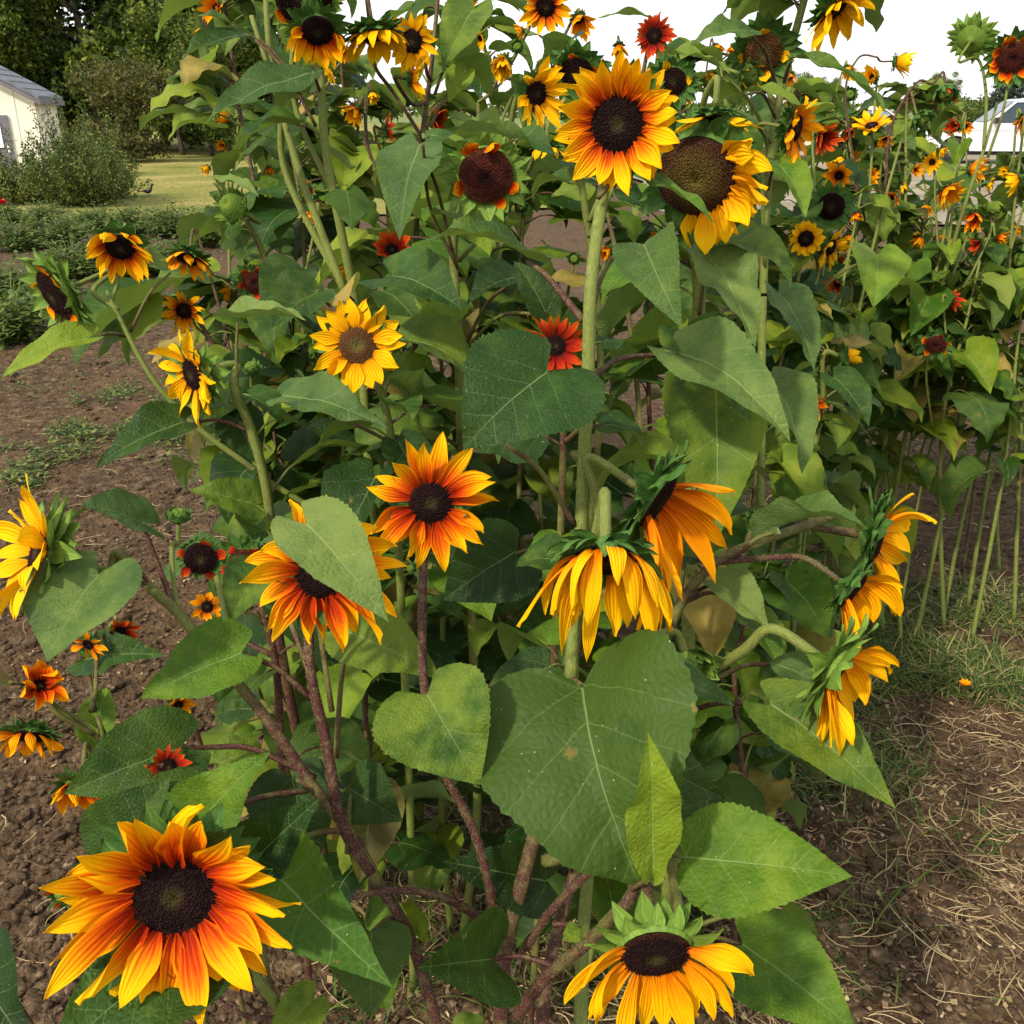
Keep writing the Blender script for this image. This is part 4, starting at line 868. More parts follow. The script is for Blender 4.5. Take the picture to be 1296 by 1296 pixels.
# front plant: trunk at the bottom middle
S('tallest front sunflower, its big yellow and red flower on a thick straight green stem',
  stem=[(634, 1292, .98), (640, 1200, .98), (668, 1090, .99), (692, 990, 1.0), (716, 880, 1.0), (731, 760, .99), (737, 640, .98), (744, 480, .97), (750, 340, .96)], r=.0118, red=(1.0, -.25), base=(.0, .02), hairs=True,
  heads=[H(781, 157, .95, 158, 'B', 2, -4, dr=.45, n=30, pw=.019, lenv=.15, lean=.26, grav=.05, seed=11, dome=.15, disc='disc'),
    H(545, 636, .95, 172, 'B', 2, -8, dr=.325, n=19, pal='C', pw=.017, lean=.18, grav=.2, seed=3, lenv=.22, via=[(632, 1180, .975), (603, 1060, .95), (560, 970, .94), (537, 870, .94), (535, 740, .95)], br=.0065, bred=(.9, .7)),
    H(766, 706, .86, 272, 'Y', 0, -64, dr=.30, n=18, lean=.25, grav=2.6, seed=5, pal='A', sepL=.95, sgrav=1.0, pw=.02, via=[(722, 860, .96), (728, 760, .99), (742, 700, .97), (760, 672, .925)], br=.009, bred=-.1, cupd=.5, nsep=15, disc='disc', lenv=.25, dome=.2),
    H(830, 632, .94, 265, 'B', 82, -34, dr=.29, n=19, lean=.75, grav=1.0, seed=9, via=[(736, 730, .985), (758, 650, .97)], br=.007, bred=.3, pal='O', arc=(-150, 50), nsep=15, pw=.02),
    H(829, 1204, .78, 266, 'Y', 10, -57, dr=.34, n=15, lean=.25, grav=1.3, seed=4, arc=(-205, 25), lenv=.2, via=[(652, 1290, .98), (690, 1238, .93), (745, 1192, .89), (775, 1160, .86), (796, 1140, .835)], br=.0085, bred=.65, pal='A', pw=.02, sepmat='sepal_light', sepL=.85, nsep=13, sgrav=-.3, disc='disc', slean=-.2)],
  leaves=[
    Lf(737, 872, .90, 812, 1122, .83, 276, n=(-.08, -.45, 1), fold=.34, droop=1.1, wave=.09, cup=-.3, mat='leaf_dark', at=(700, 1050, .99), via=[(712, 930, .95), (722, 870, .92)], pr=.005, heart=.13, red=.5, label='very large dark green leaf in front of the trunk'),
    Lf(824, 1116, .80, 820, 926, .74, 78, n=(.25, 0, 1), fold=.22, droop=.25, wave=.04, mat='leaf_bright', at=(775, 1168, .88), narrow=True, label='narrow light green leaf pointing straight up'),
    Lf(868, 1085, .84, 1080, 1109, .80, 138, n=(-.12, .55, 1), fold=.18, droop=.35, wave=.03, mat='leaf_bright', at=(700, 1085, .99), heart=.08),
    Lf(690, 474, .90, 586, 570, .86, 180, n=(-.12, .25, 1), fold=.14, droop=.7, wave=.06, mat='leaf', at=(728, 665, .98), via=[(680, 590, .95), (628, 548, .93), (650, 500, .93)], heart=.34, label='heart shaped green leaf crossing the tall stem'),
    Lf(540, 878, .87, 608, 994, .84, 152, n=(.1, .1, 1), fold=.2, droop=.6, mat='leaf', at=(655, 882, .99), via=[(620, 870, .95)], heart=.2),
    Lf(815, 309, 1.0, 863, 416, .94, 80, n=(-.35, .1, 1), fold=.3, droop=.8, mat='leaf_pale', at=(746, 430, .965), heart=.1, via=[(755, 360, .97), (780, 318, .99)]),
    Lf(668, 326, 1.05, 533, 308, 1.02, 62, n=(.0, .9, .6), fold=.3, droop=.9, mat='leaf', at=(738, 405, .98), via=[(715, 370, 1.0), (690, 340, 1.02)], pr=.004),
    Lf(622, 1214, .93, 528, 1225, .86, 118, n=(.1, .5, 1), fold=.45, droop=.5, mat='leaf', at=(700, 1222, .93), heart=.1, red=.9, via=[(660, 1210, .93)]),
    Lf(345, 1140, .9, 495, 1248, .76, 10, n=(.1, .5, 1)) if False else Lf(800, 848, .95, 930, 893, .92, 66, n=(0, .8, 1), fold=.2, droop=.6, mat='leaf_pale', at=(735, 870, .98)),
    Lf(745, 935, .95, 918, 1012, .90, 120, n=(.3, .2, 1), fold=.2, droop=.8, mat='leaf_dark', at=(700, 1000, 1.0)),
    Lf(690, 1115, 1.02, 560, 1090, .98, 90, n=(0, .4, 1), fold=.3, droop=.7, mat='leaf_dark', at=(640, 1190, .99)),
    Lf(735, 1175, .94, 712, 1190, .93, 26, n=(0, .6, 1), mat='leaf_bright', narrow=True, at=(700, 1170, .95)),
    Lf(800, 215, .99, 905, 285, .93, 30, n=(.1, .9, .8), mat='leaf_bright', narrow=True, at=(757, 250, .965), droop=.4),
    Lf(862, 447, 1.1, 1000, 560, 1.02, 105, n=(.2, .3, 1), fold=.3, droop=.9, wave=.06, mat='leaf_pale', at=(748, 478, .975), via=[(790, 450, 1.02)], pr=.0036),
    Lf(455, 1148, .9, 340, 1075, .9, 8, n=(0, 0, 1)) if False else Lf(650, 700, 1.1, 560, 760, 1.08, 110, n=(.1, .3, 1), droop=.7, mat='leaf_dark', at=(733, 720, 1.0)),
  ],
  branches=[([(665, 1200, .985), (700, 1150, .96), (745, 1105, .93), (760, 1090, .92)], .0062, .004, .75), ([(690, 1090, .99), (735, 1078, .96), (800, 1070, .9), (868, 1085, .84)], .0095, .0035, .4), ([(684, 1310, 1.02), (698, 1210, 1.03), (728, 1100, 1.04), (752, 1040, 1.02), (790, 960, 1.0)], .0095, .006, .8), ([(735, 1310, 1.1), (738, 1180, 1.12), (748, 1060, 1.12), (752, 900, 1.12)], .011, .008, .2)],
  auto=18, ls=.17, lo=.15, hi=.9, seed=2, mats=('leaf', 'leaf_dark', 'leaf_bright'))
# left front plant with red flower under a leaf
S('front left sunflower, long reddish branches, one red and yellow flower half hidden under a leaf',
  stem=[(560, 1330, .97), (520, 1190, .95), (480, 1120, .94), (440, 1050, .935), (400, 1000, .93), (330, 900, .92), (270, 830, .91), (225, 775, .90), (188, 742, .89), (150, 700, .90)], r=.0086, red=(1.0, .2), hairs=True, base=(.06, .1),
  heads=[H(52, 702, .86, 178, 'Y', -72, 12, dr=.34, n=16, lean=.5, grav=.5, seed=7, nsep=16, sepL=1.7, sepmat='sepal_light', lenv=.3),
    H(405, 728, .86, 208, 'B', 8, -6, pal='C', dr=.30, n=19, lean=.15, grav=.55, seed=2, lenv=.3, via=[(470, 1105, .935), (432, 1040, .93), (413, 940, .93), (392, 840, .92)], br=.008, bred=1.0),
    H(226, 655, .92, 40, 'U', 5, 70, seed=3, via=[(228, 778, .90), (220, 740, .915), (218, 690, .92)], br=.0035, bred=.0, n=0),
    H(254, 706, 1.05, 60, 'S', -10, -20, dr=.7, n=5, seed=8, grav=.8, sepL=.45, disc='disc', via=[(300, 865, .93), (290, 800, 1.0)], pal='R')],
  leaves=[
    Lf(124, 728, .84, 60, 838, .80, 160, n=(-.2, .45, 1), fold=.12, droop=.5, wave=.03, mat='leaf_pale', at=(188, 742, .89), via=[(165, 716, .87), (145, 718, .85)], heart=.32, label='broad flat pale heart leaf at the left edge'),
    Lf(388, 664, .81, 492, 788, .76, 98, n=(.25, .2, 1), fold=.15, droop=.8, wave=.04, mat='leaf_pale', at=(420, 900, .93), via=[(400, 760, .90)], heart=.35, label='pale leaf hanging over the red flower'),
    Lf(180, 662, .90, 100, 640, .86, 80, n=(0, .8, .8), fold=.2, droop=.5, mat='leaf_pale', at=(222, 772, .9), via=[(200, 715, .9)], heart=.4, red=.9),
    Lf(335, 1090, .86, 497, 1250, .73, 128, n=(-.1, .5, 1), fold=.2, droop=.5, wave=.03, mat='leaf_bright', at=(440, 1050, .935), label='long light green leaf behind the large front flower'),
    Lf(306, 826, .90, 178, 884, .88, 96, n=(0, .45, 1), fold=.15, droop=.4, wave=.08, mat='leaf_bright', at=(395, 885, .93), heart=.2, red=.8),
    Lf(226, 948, .88, 82, 1005, .84, 112, n=(-.1, .3, 1), fold=.3, droop=.6, mat='leaf_dark', at=(400, 985, .93), via=[(320, 948, .91), (270, 945, .90)], heart=.28, red=1),
    Lf(236, 1062, .84, 342, 950, .80, 104, n=(.1, .5, 1), fold=.25, droop=.4, mat='leaf_bright', at=(390, 1000, .92), heart=.1),
    Lf(470, 1135, .94, 590, 1185, .96, 8, n=(0, 1, 1)) if False else Lf(440, 800, .99, 560, 860, .95, 90, n=(0, .5, 1), droop=.7, mat='leaf', at=(425, 960, .95)),
    Lf(470, 1180, .93, 470, 1290, .88, 110, n=(.1, .5, 1), fold=.2, droop=.5, mat='leaf_dark', at=(500, 1160, .95)),
    Lf(445, 1000, 1.0, 510, 1040, .97, 85, n=(.1, .4, 1), droop=.5, mat='leaf', at=(440, 1080, .94)),
    Lf(370, 985, .98, 400, 1100, .95, 110, n=(0, .4, 1), droop=.6, mat='leaf_dark', at=(410, 1020, .94)),
    Lf(330, 720, 1.0, 290, 790, .97, 70, n=(0, .4, 1), droop=.6, mat='leaf', at=(395, 860, .93)),
  ],
  branches=[([(626, 1184, .975), (590, 1150, .955), (540, 1130, .94), (490, 1128, .93), (445, 1136, .92)], .0065, .0035, .85)],
  auto=14, ls=.16, lo=.15, hi=.85, seed=5, mats=('leaf', 'leaf_dark', 'leaf_bright'))
# nearest flower
S('nearest and largest flower, yellow tipped orange red petals round a dark disc',
  stem=[(385, 1340, .85), (352, 1275, .83), (318, 1225, .81)], r=.0075, red=(.4, .1), hairs=True, base=(.12, .16),
  heads=[H(221, 1132, .72, 284, 'B', -4, -30, pal='C', dr=.38, n=31, lean=.44, grav=.15, seed=21, lenv=.24, dome=.1, nsep=22, sepL=1.25, slean=.3, pw=.0225)],
  leaves=[
    Lf(255, 1190, .76, 60, 1345, .68, 172, n=(-.1, .6, 1), fold=.2, droop=.5, wave=.04, mat='leaf', at=(340, 1265, .83), heart=.2, label='green leaf dusted with pollen below the large flower'),
    Lf(-30, 1215, .84, 40, 1330, .78, 110, n=(0, .5, 1), mat='leaf_dark', at=(60, 1330, .86), droop=.5),
    Lf(150, 1085, .84, 215, 985, .84, 120, n=(0, .5, 1), mat='leaf_dark', at=(318, 1240, .85), droop=.5),
    Lf(310, 1100, .86, 405, 1010, .84, 100, n=(.2, .4, 1), mat='leaf', at=(345, 1265, .84), droop=.5),
    Lf(395, 1265, .84, 330, 1330, .8, 60, n=(.2, .4, 1), mat='leaf', at=(370, 1310, .84), droop=.5)],
  branches=[([(352, 1290, .84), (310, 1285, .84), (270, 1262, .84)], .0035, .0025, 1.0)])
# right front plant
S('right front sunflower whose yellow flowers all face sideways to the right',
  stem=[(868, 1290, 1.16), (862, 1180, 1.15), (850, 1090, 1.14), (835, 960, 1.12), (825, 880, 1.1), (858, 770, 1.09), (905, 712, 1.08), (950, 690, 1.08), (1000, 672, 1.09), (1050, 655, 1.1)], r=.0095, red=(.2, .6), hairs=True, base=(0, .05),
  heads=[H(1108, 682, 1.1, 155, 'Y', 92, -16, dr=.38, n=15, pal='A', pw=.02, lean=.55, grav=.5, seed=12, nsep=20, sepL=1.1, arc=(-120, 90)),
    H(1078, 746, 1.04, 160, 'Y', 88, -38, dr=.32, n=15, pal='A', pw=.02, lean=.7, grav=1.0, seed=14, via=[(905, 712, 1.08), (975, 706, 1.09)], br=.005, nsep=14, sepL=.8, arc=(-150, 60)),
    H(1058, 846, .92, 190, 'Y', 90, -36, dr=.36, n=15, pal='A', pw=.02, lean=.6, grav=.8, seed=16, via=[(828, 900, 1.1), (880, 862, 1.03), (940, 824, .97)], br=.0085, bred=(.5, -.2), nsep=18, sepL=1.25, sepmat='sepal_light', arc=(-140, 60)),
    H(872, 838, 1.0, 62, 'U', 30, -50, via=[(838, 1000, 1.12), (760, 900, 1.06), (775, 830, 1.02), (820, 808, 1.0)], br=.0085, bred=-.3, n=0, sepmat='sepal_light', sepL=1.6, seed=6),
    H(958, 660, 1.15, 34, 'U', 10, 10, via=[(930, 700, 1.08)], n=0, seed=2)],
  leaves=[
    Lf(975, 892, .98, 1134, 1024, .92, 98, n=(.1, .5, 1), fold=.22, droop=.5, wave=.03, mat='leaf', at=(835, 925, 1.11), via=[(900, 890, 1.03)], pr=.0035, red=.8),
    Lf(985, 668, 1.06, 1098, 668, .96, 64, n=(.2, .9, .7), fold=.5, droop=.7, mat='leaf_pale', at=(930, 705, 1.08), heart=.3),
    Lf(940, 1195, 1.05, 1088, 1312, .98, 132, n=(.2, .5, 1), fold=.2, droop=.4, wave=.04, mat='leaf_bright', at=(862, 1200, 1.15), heart=.2),
    Lf(985, 1160, 1.1, 1010, 1245, 1.08, 80, n=(.2, .5, 1), droop=.4, mat='leaf', at=(862, 1180, 1.15)),
    Lf(975, 838, 1.02, 1060, 880, 1.0, 60, n=(0, .7, 1), mat='leaf_pale', at=(905, 860, 1.02), narrow=True),
    Lf(905, 735, 1.1, 975, 800, 1.05, 60, n=(0, .8, .8), mat='leaf_pale', at=(860, 770, 1.09), droop=.4),
    Lf(930, 760, 1.15, 985, 845, 1.1, 60, n=(.5, .3, 1), mat='leaf_bright', at=(870, 760, 1.09), narrow=True),
    Lf(900, 990, 1.12, 870, 1110, 1.08, 130, n=(0, .4, 1), mat='leaf_dark', at=(850, 1060, 1.14)),
    Lf(905, 470, 1.2, 905, 690, 1.15, 130, n=(-.1, .2, 1), mat='leaf', at=(858, 770, 1.12)),
  ], auto=5, ls=.15, lo=.35, hi=.75, seed=8)
# yellow side flower, left of the middle
S('sunflower with a yellow flower seen edge on, on a curved green to red stem',
  stem=[(352, 800, 1.45), (345, 700, 1.42), (337, 620, 1.40), (318, 545, 1.37), (296, 490, 1.35)], r=.0115, red=(1.1, -.3), base=(.05, .1),
  heads=[H(246, 474, 1.33, 118, 'Y', -60, -14, dr=.38, n=17, lean=.2, grav=.5, seed=31, nsep=14, sepL=1.3, sepmat='sepal_light'), H(318, 468, 1.45, 34, 'U', 0, 60, via=[(325, 590, 1.40), (322, 520, 1.43)], n=0)],
  leaves=[Lf(232, 535, 1.35, 120, 592, 1.30, 62, n=(-.1, .5, 1), mat='leaf', at=(318, 545, 1.37), fold=.3, droop=.5, red=.8),
    Lf(300, 404, 1.33, 388, 404, 1.28, 34, n=(0, .8, .6), mat='leaf_pale', at=(300, 490, 1.36), fold=.7, droop=.3, heart=.3),
    Lf(325, 640, 1.40, 238, 620, 1.36, 56, n=(0, .6, 1), mat='leaf', at=(338, 660, 1.41), droop=.4),
    Lf(300, 530, 1.42, 330, 590, 1.4, 60, n=(0, .4, 1), mat='leaf_dark', at=(318, 560, 1.38))],
  auto=9, ls=.17, lo=.3, hi=.8, seed=3)
S('leaning sunflower at the far left, one dark and one orange head over bare soil',
  stem=[(430, 690, 1.75), (335, 605, 1.68), (255, 545, 1.64), (195, 482, 1.6), (150, 400, 1.58), (135, 368, 1.58)], r=.009, red=(.8, -.3), base=(.05, .1),
  heads=[H(152, 312, 1.55, 92, 'B', -12, -34, dr=.40, n=19, lean=.3, grav=.8, seed=41, disc='disc', via=[(142, 380, 1.58), (150, 350, 1.58)], br=.0045, bred=-.2),
    H(72, 372, 1.55, 92, 'S', -68, -25, dr=.72, n=5, seed=43, pal='O', disc='disc', sepmat='sepal_light', sepL=.9, via=[(150, 392, 1.58), (118, 368, 1.58)], br=.006, bred=-.3)],
  leaves=[Lf(112, 428, 1.55, 2, 478, 1.5, 46, n=(0, .6, 1), mat='leaf_bright', at=(160, 425, 1.6), droop=.5, fold=.3), Lf(215, 342, 1.6, 160, 322, 1.58, 30, n=(0, .7, 1), mat='leaf_pale', at=(165, 420, 1.6), narrow=True)],
  auto=0)
# golden flower
S('all golden yellow flower with a greenish brown centre, facing the viewer left of the middle',
  stem=[(505, 700, 1.4), (498, 580, 1.36), (486, 510, 1.34)], r=.009, red=(.2, -.2),
  heads=[H(452, 437, 1.27, 116, 'Y', -6, -3, dr=.42, n=20, lean=.1, grav=.1, seed=51, disc='disc_mid', lenv=.12, pw=.021)],
  leaves=[Lf(356, 500, 1.28, 492, 543, 1.22, 66, n=(0, .7, 1), mat='leaf_pale', at=(495, 560, 1.35), via=[(440, 530, 1.3)], fold=.2, droop=.6, heart=.15, label='light green oval leaf under the golden flower'),
    Lf(400, 370, 1.5, 345, 415, 1.46, 80, n=(0, .5, 1), mat='leaf_dark', at=(480, 500, 1.38)),
    Lf(505, 560, 1.33, 540, 640, 1.3, 60, n=(.2, .3, 1), mat='leaf', at=(498, 600, 1.36))], auto=10, ls=.19, lo=.3, hi=.85, seed=12)
S('sunflower with two small orange flowers hanging low between soil and patch at the left',
  heads=[H(233, 393, 2.0, 58, 'B', -15, -10, dr=.36, n=14, lean=.3, grav=.3, seed=61), H(238, 326, 2.0, 74, 'O', -35, -60, dr=.4, n=12, lean=.3, grav=.7, seed=63, via=[(300, 480, 2.05), (275, 380, 2.05)]), H(322, 357, 2.0, 44, 'S', 5, -10, seed=4, via=[(310, 450, 2.05)], pal='R')],
  stem=[(330, 560, 2.1), (290, 470, 2.05), (260, 420, 2.03)], auto=13, ls=.2, lo=.3, hi=.95, seed=6, r=.008, red=.6)
# lower left
S('low sunflower at the left edge, fiery orange open flower above drooping orange ones',
  stem=[(215, 1130, 1.3), (170, 1010, 1.28), (120, 930, 1.26), (80, 900, 1.25)], r=.006, red=.5,
  heads=[H(50, 868, 1.2, 68, 'K', 8, 15, dr=.3, n=10, lean=.75, grav=.2, seed=71, pw=.022), H(38, 930, 1.2, 92, 'O', -20, -70, dr=.42, n=10, lean=.3, grav=1.6, seed=73, via=[(120, 930, 1.26), (75, 905, 1.23)]),
    H(105, 992, 1.2, 95, 'K', 10, -72, dr=.42, n=12, lean=.3, grav=1.5, seed=75, via=[(150, 980, 1.27), (120, 960, 1.24)]), H(150, 800, 1.35, 50, 'R', 25, -25, dr=.35, n=12, grav=.4, seed=77, via=[(130, 940, 1.26), (120, 860, 1.32)]), H(82, 1128, 1.15, 44, 'U', -30, 0, via=[(185, 1050, 1.28), (130, 1110, 1.2)], n=4, pal='R', seed=5), H(112, 815, 1.3, 52, 'O', -30, -40, n=9, dr=.3, seed=78, via=[(115, 900, 1.26)])],
  leaves=[Lf(135, 870, 1.3, 120, 960, 1.28, 50, n=(0, .3, 1), mat='leaf_bright', at=(140, 950, 1.27), narrow=True), Lf(110, 835, 1.35, 210, 830, 1.3, 60, n=(0, .6, 1), mat='leaf', at=(120, 900, 1.27)), Lf(180, 1050, 1.2, 140, 1100, 1.15, 90, n=(0, .5, 1), mat='leaf_dark', at=(200, 1100, 1.3))], auto=7, ls=.13, lo=.45, hi=.95, seed=9, mats=('leaf', 'leaf_dark'))
S('small dark red flower tucked behind leaves above the nearest flower',
  stem=[(270, 1060, 1.2), (245, 1000, 1.15)], r=.005, red=.7,
  heads=[H(212, 972, .86, 58, 'R', 10, -5, dr=.42, n=18, grav=.1, seed=81), H(224, 893, 1.1, 44, 'O', 40, -30, n=12, seed=83, via=[(262, 1000, 1.18), (250, 930, 1.15)])], auto=5, ls=.13, lo=.4, hi=.95, seed=10, mats=('leaf', 'leaf_dark'))
S('sunflower with faded brown red head behind the flower half hidden under a leaf',
  stem=[(360, 1000, 1.3), (350, 850, 1.25), (330, 760, 1.22)], r=.008, red=.8,
  heads=[H(308, 714, 1.15, 56, 'S', -10, -10, seed=85, pal='R', dr=.7), H(262, 768, 1.25, 44, 'O', 0, 0, n=9, seed=87, via=[(345, 830, 1.25), (290, 800, 1.26)])], auto=9, ls=.16, lo=.3, hi=.95, seed=11, mats=('leaf', 'leaf_dark', 'leaf_pale'))
# brown headed giants
S('sunflower with a very large olive brown head edged by loose yellow petals',
  stem=[(868, 900, 1.35), (872, 700, 1.3), (880, 520, 1.26), (885, 380, 1.24), (882, 300, 1.2)], r=.014, red=(.1, 0),
  heads=[H(882, 222, 1.08, 180, 'Y', -8, -22, dr=.56, n=13, lean=.2, grav=.5, seed=91, disc='disc_olive', arc=(-105, 35), pw=.028, dome=.3, sepL=.7),
    H(905, 146, 1.04, 112, 'Y', 15, -82, dr=.30, n=12, lean=.1, grav=.1, seed=93, via=[(885, 330, 1.25), (915, 250, 1.2), (905, 180, 1.12), (890, 135, 1.07)], br=.006, sepL=.9, arc=(-40, 220))],
  leaves=[Lf(897, 325, 1.15, 955, 440, 1.08, 80, n=(.15, .2, 1), mat='leaf_pale', at=(885, 400, 1.24), fold=.25, droop=.6, wave=.08), Lf(870, 428, 1.2, 950, 535, 1.12, 100, n=(.2, .2, 1), mat='leaf', at=(880, 520, 1.26)),
    Lf(975, 480, 1.3, 1015, 600, 1.22, 78, n=(.4, .1, 1), mat='leaf_pale', at=(880, 560, 1.27), fold=.3), Lf(985, 370, 1.3, 1030, 470, 1.25, 60, n=(.3, .2, 1), mat='leaf_pale', at=(884, 420, 1.25))], auto=14, ls=.2, lo=.3, hi=.85, seed=13)
S('spent sunflower with rusty brown disc and curled green sepals, left of the tallest flower',
  stem=[(600, 850, 1.6), (585, 600, 1.5), (580, 420, 1.45), (575, 300, 1.42)], r=.011, red=.3,
  heads=[H(615, 222, 1.25, 88, 'S', 3, -14, dr=.78, n=5, seed=95, sepmat='sepal_light', sepL=.75, dome=.25), H(678, 118, 1.22, 88, 'Y', 30, -5, dr=.36, n=15, lean=.6, seed=97, via=[(580, 330, 1.43), (640, 260, 1.38), (645, 170, 1.3)], br=.006, arc=(-160, 150)), H(692, 186, 1.22, 60, 'Y', 10, -80, n=7, grav=1.2, seed=98, via=[(645, 240, 1.35)], arc=(-180, 0))],
  leaves=[Lf(530, 186, 1.25, 506, 305, 1.2, 78, n=(-.2, .2, 1), mat='leaf_pale', at=(575, 330, 1.42), heart=.25, fold=.15), Lf(535, 178, 1.2, 728, 206, 1.1, 36, n=(0, 1, .35), mat='leaf', at=(580, 340, 1.42), via=[(545, 260, 1.35)], fold=.3, droop=.6, narrow=True),
    Lf(495, 350, 1.3, 585, 392, 1.22, 100, n=(0, .6, 1), mat='leaf', at=(580, 430, 1.45), heart=.3), Lf(655, 350, 1.3, 590, 385, 1.26, 60, n=(0, .7, .8), mat='leaf_dark', at=(583, 450, 1.46)), Lf(690, 395, 1.25, 650, 330, 1.25, 50, n=(0, .6, 1), mat='leaf_dark', at=(583, 450, 1.46))],
  auto=14, ls=.21, lo=.25, hi=.9, seed=14)
S('sunflower with two overlapping dark brown heads cut by the top edge at the left',
  stem=[(470, 620, 1.75), (455, 420, 1.68), (435, 310, 1.62), (412, 190, 1.57), (406, 100, 1.55)], r=.012, red=(.3, -.2),
  heads=[H(402, 38, 1.5, 88, 'B', 0, -38, dr=.48, n=14, grav=.9, seed=101, arc=(-190, 10)), H(384, -6, 1.48, 86, 'S', -4, -15, dr=.84, n=3, seed=103, disc='disc', via=[(425, 250, 1.6), (375, 140, 1.58), (372, 40, 1.55)], br=.007, bred=0, sepmat='sepal_light', sepL=.55)],
  leaves=[Lf(395, 92, 1.5, 258, 158, 1.42, 62, n=(-.1, .5, 1), mat='leaf_pale', at=(408, 130, 1.57), fold=.2, droop=.4, heart=.1), Lf(320, 45, 1.55, 228, 78, 1.5, 34, n=(0, .7, 1), mat='leaf', at=(400, 160, 1.57), narrow=True), Lf(300, 35, 1.55, 248, 20, 1.5, 20, n=(0, .7, 1), mat='leaf_pale', at=(375, 100, 1.57), narrow=True)],
  branches=[([(440, 380, 1.66), (380, 220, 1.64), (345, 90, 1.62), (335, -20, 1.6)], .010, .006, .1), ([(455, 400, 1.68), (365, 230, 1.66), (352, 130, 1.62), (318, 20, 1.6)], .009, .005, .2)], auto=14, ls=.2, lo=.3, hi=.93, seed=15)
S('sunflower seen from behind with hanging yellow petals beside a bright yellow flower, at the top',
  stem=[(530, 650, 1.9), (525, 400, 1.8), (530, 220, 1.75), (545, 90, 1.7), (556, -20, 1.68)], r=.010, red=(.4, .7),
  heads=[H(473, 42, 1.55, 104, 'Y', 20, -70, dr=.4, n=18, lean=.2, grav=.9, seed=111, via=[(538, 180, 1.73), (500, 120, 1.7), (475, 85, 1.65), (470, 50, 1.62)]), H(522, 52, 1.6, 74, 'Y', -18, -5, dr=.4, n=18, seed=113, via=[(545, 100, 1.7)]),
    H(518, 100, 1.6, 48, 'B', 45, 0, n=14, seed=115, via=[(540, 130, 1.72)]), H(452, 138, 1.75, 42, 'B', -10, -5, n=12, seed=117, dr=.3, via=[(527, 260, 1.77), (470, 200, 1.77)]), H(487, 163, 1.75, 36, 'R', 30, 0, n=10, seed=118, via=[(527, 280, 1.77)])],
  auto=15, ls=.2, lo=.3, hi=.95, seed=16, leaves=[Lf(600, 12, 1.7, 560, 92, 1.66, 60, n=(0, .3, 1), mat='leaf', at=(550, 120, 1.72)), Lf(588, 90, 1.7, 568, 130, 1.7, 36, n=(0, .3, 1), mat='leaf_bright', at=(545, 160, 1.72))])
S('sunflower with a back turned yellow flower against the white sky, left of the tallest flower',
  stem=[(640, 500, 2.1), (610, 260, 2.0), (605, 130, 1.95)], r=.009, red=.4,
  heads=[H(638, 78, 1.9, 46, 'Y', 50, 10, n=20, lean=.3, seed=121, via=[(605, 130, 1.95)]), H(690, 8, 1.9, 66, 'B', 5, -10, n=18, dr=.4, seed=123, via=[(610, 220, 2.0), (650, 120, 1.96), (700, 60, 1.92)]), H(733, 24, 1.9, 46, 'Y', 62, -10, n=14, seed=125, via=[(680, 80, 1.93)], pal='O')],
  auto=15, ls=.2, lo=.35, hi=.97, seed=17, leaves=[Lf(600, 150, 1.85, 620, 200, 1.8, 60, n=(0, .3, 1), mat='leaf_bright', at=(606, 190, 1.96))])
S('sunflower with a dark spent head peeking out behind the tallest flower',
  stem=[(760, 500, 1.6), (740, 260, 1.5), (720, 150, 1.45)], r=.009, red=.3,
  heads=[H(730, 92, 1.4, 54, 'S', -10, -25, seed=131, disc='disc', dr=.8), H(783, 58, 1.5, 32, 'O', 30, -10, n=10, seed=133, via=[(745, 280, 1.5), (800, 150, 1.52), (790, 90, 1.52)]), H(828, 45, 1.5, 52, 'R', 6, 0, n=20, dr=.4, seed=135, via=[(745, 300, 1.5), (812, 160, 1.54), (815, 90, 1.53)]), H(852, 103, 1.45, 52, 'S', -6, -8, n=4, seed=137, disc='disc', pal='Y', via=[(812, 160, 1.54), (825, 130, 1.52)])],
  auto=12, ls=.19, lo=.35, hi=.92, seed=18, leaves=[Lf(830, 25, 1.5, 745, 30, 1.48, 22, n=(0, .8, .5), mat='leaf_pale', at=(812, 100, 1.53), narrow=True), Lf(850, 70, 1.45, 925, 95, 1.4, 30, n=(0, .8, .5), mat='leaf', at=(815, 120, 1.53))])
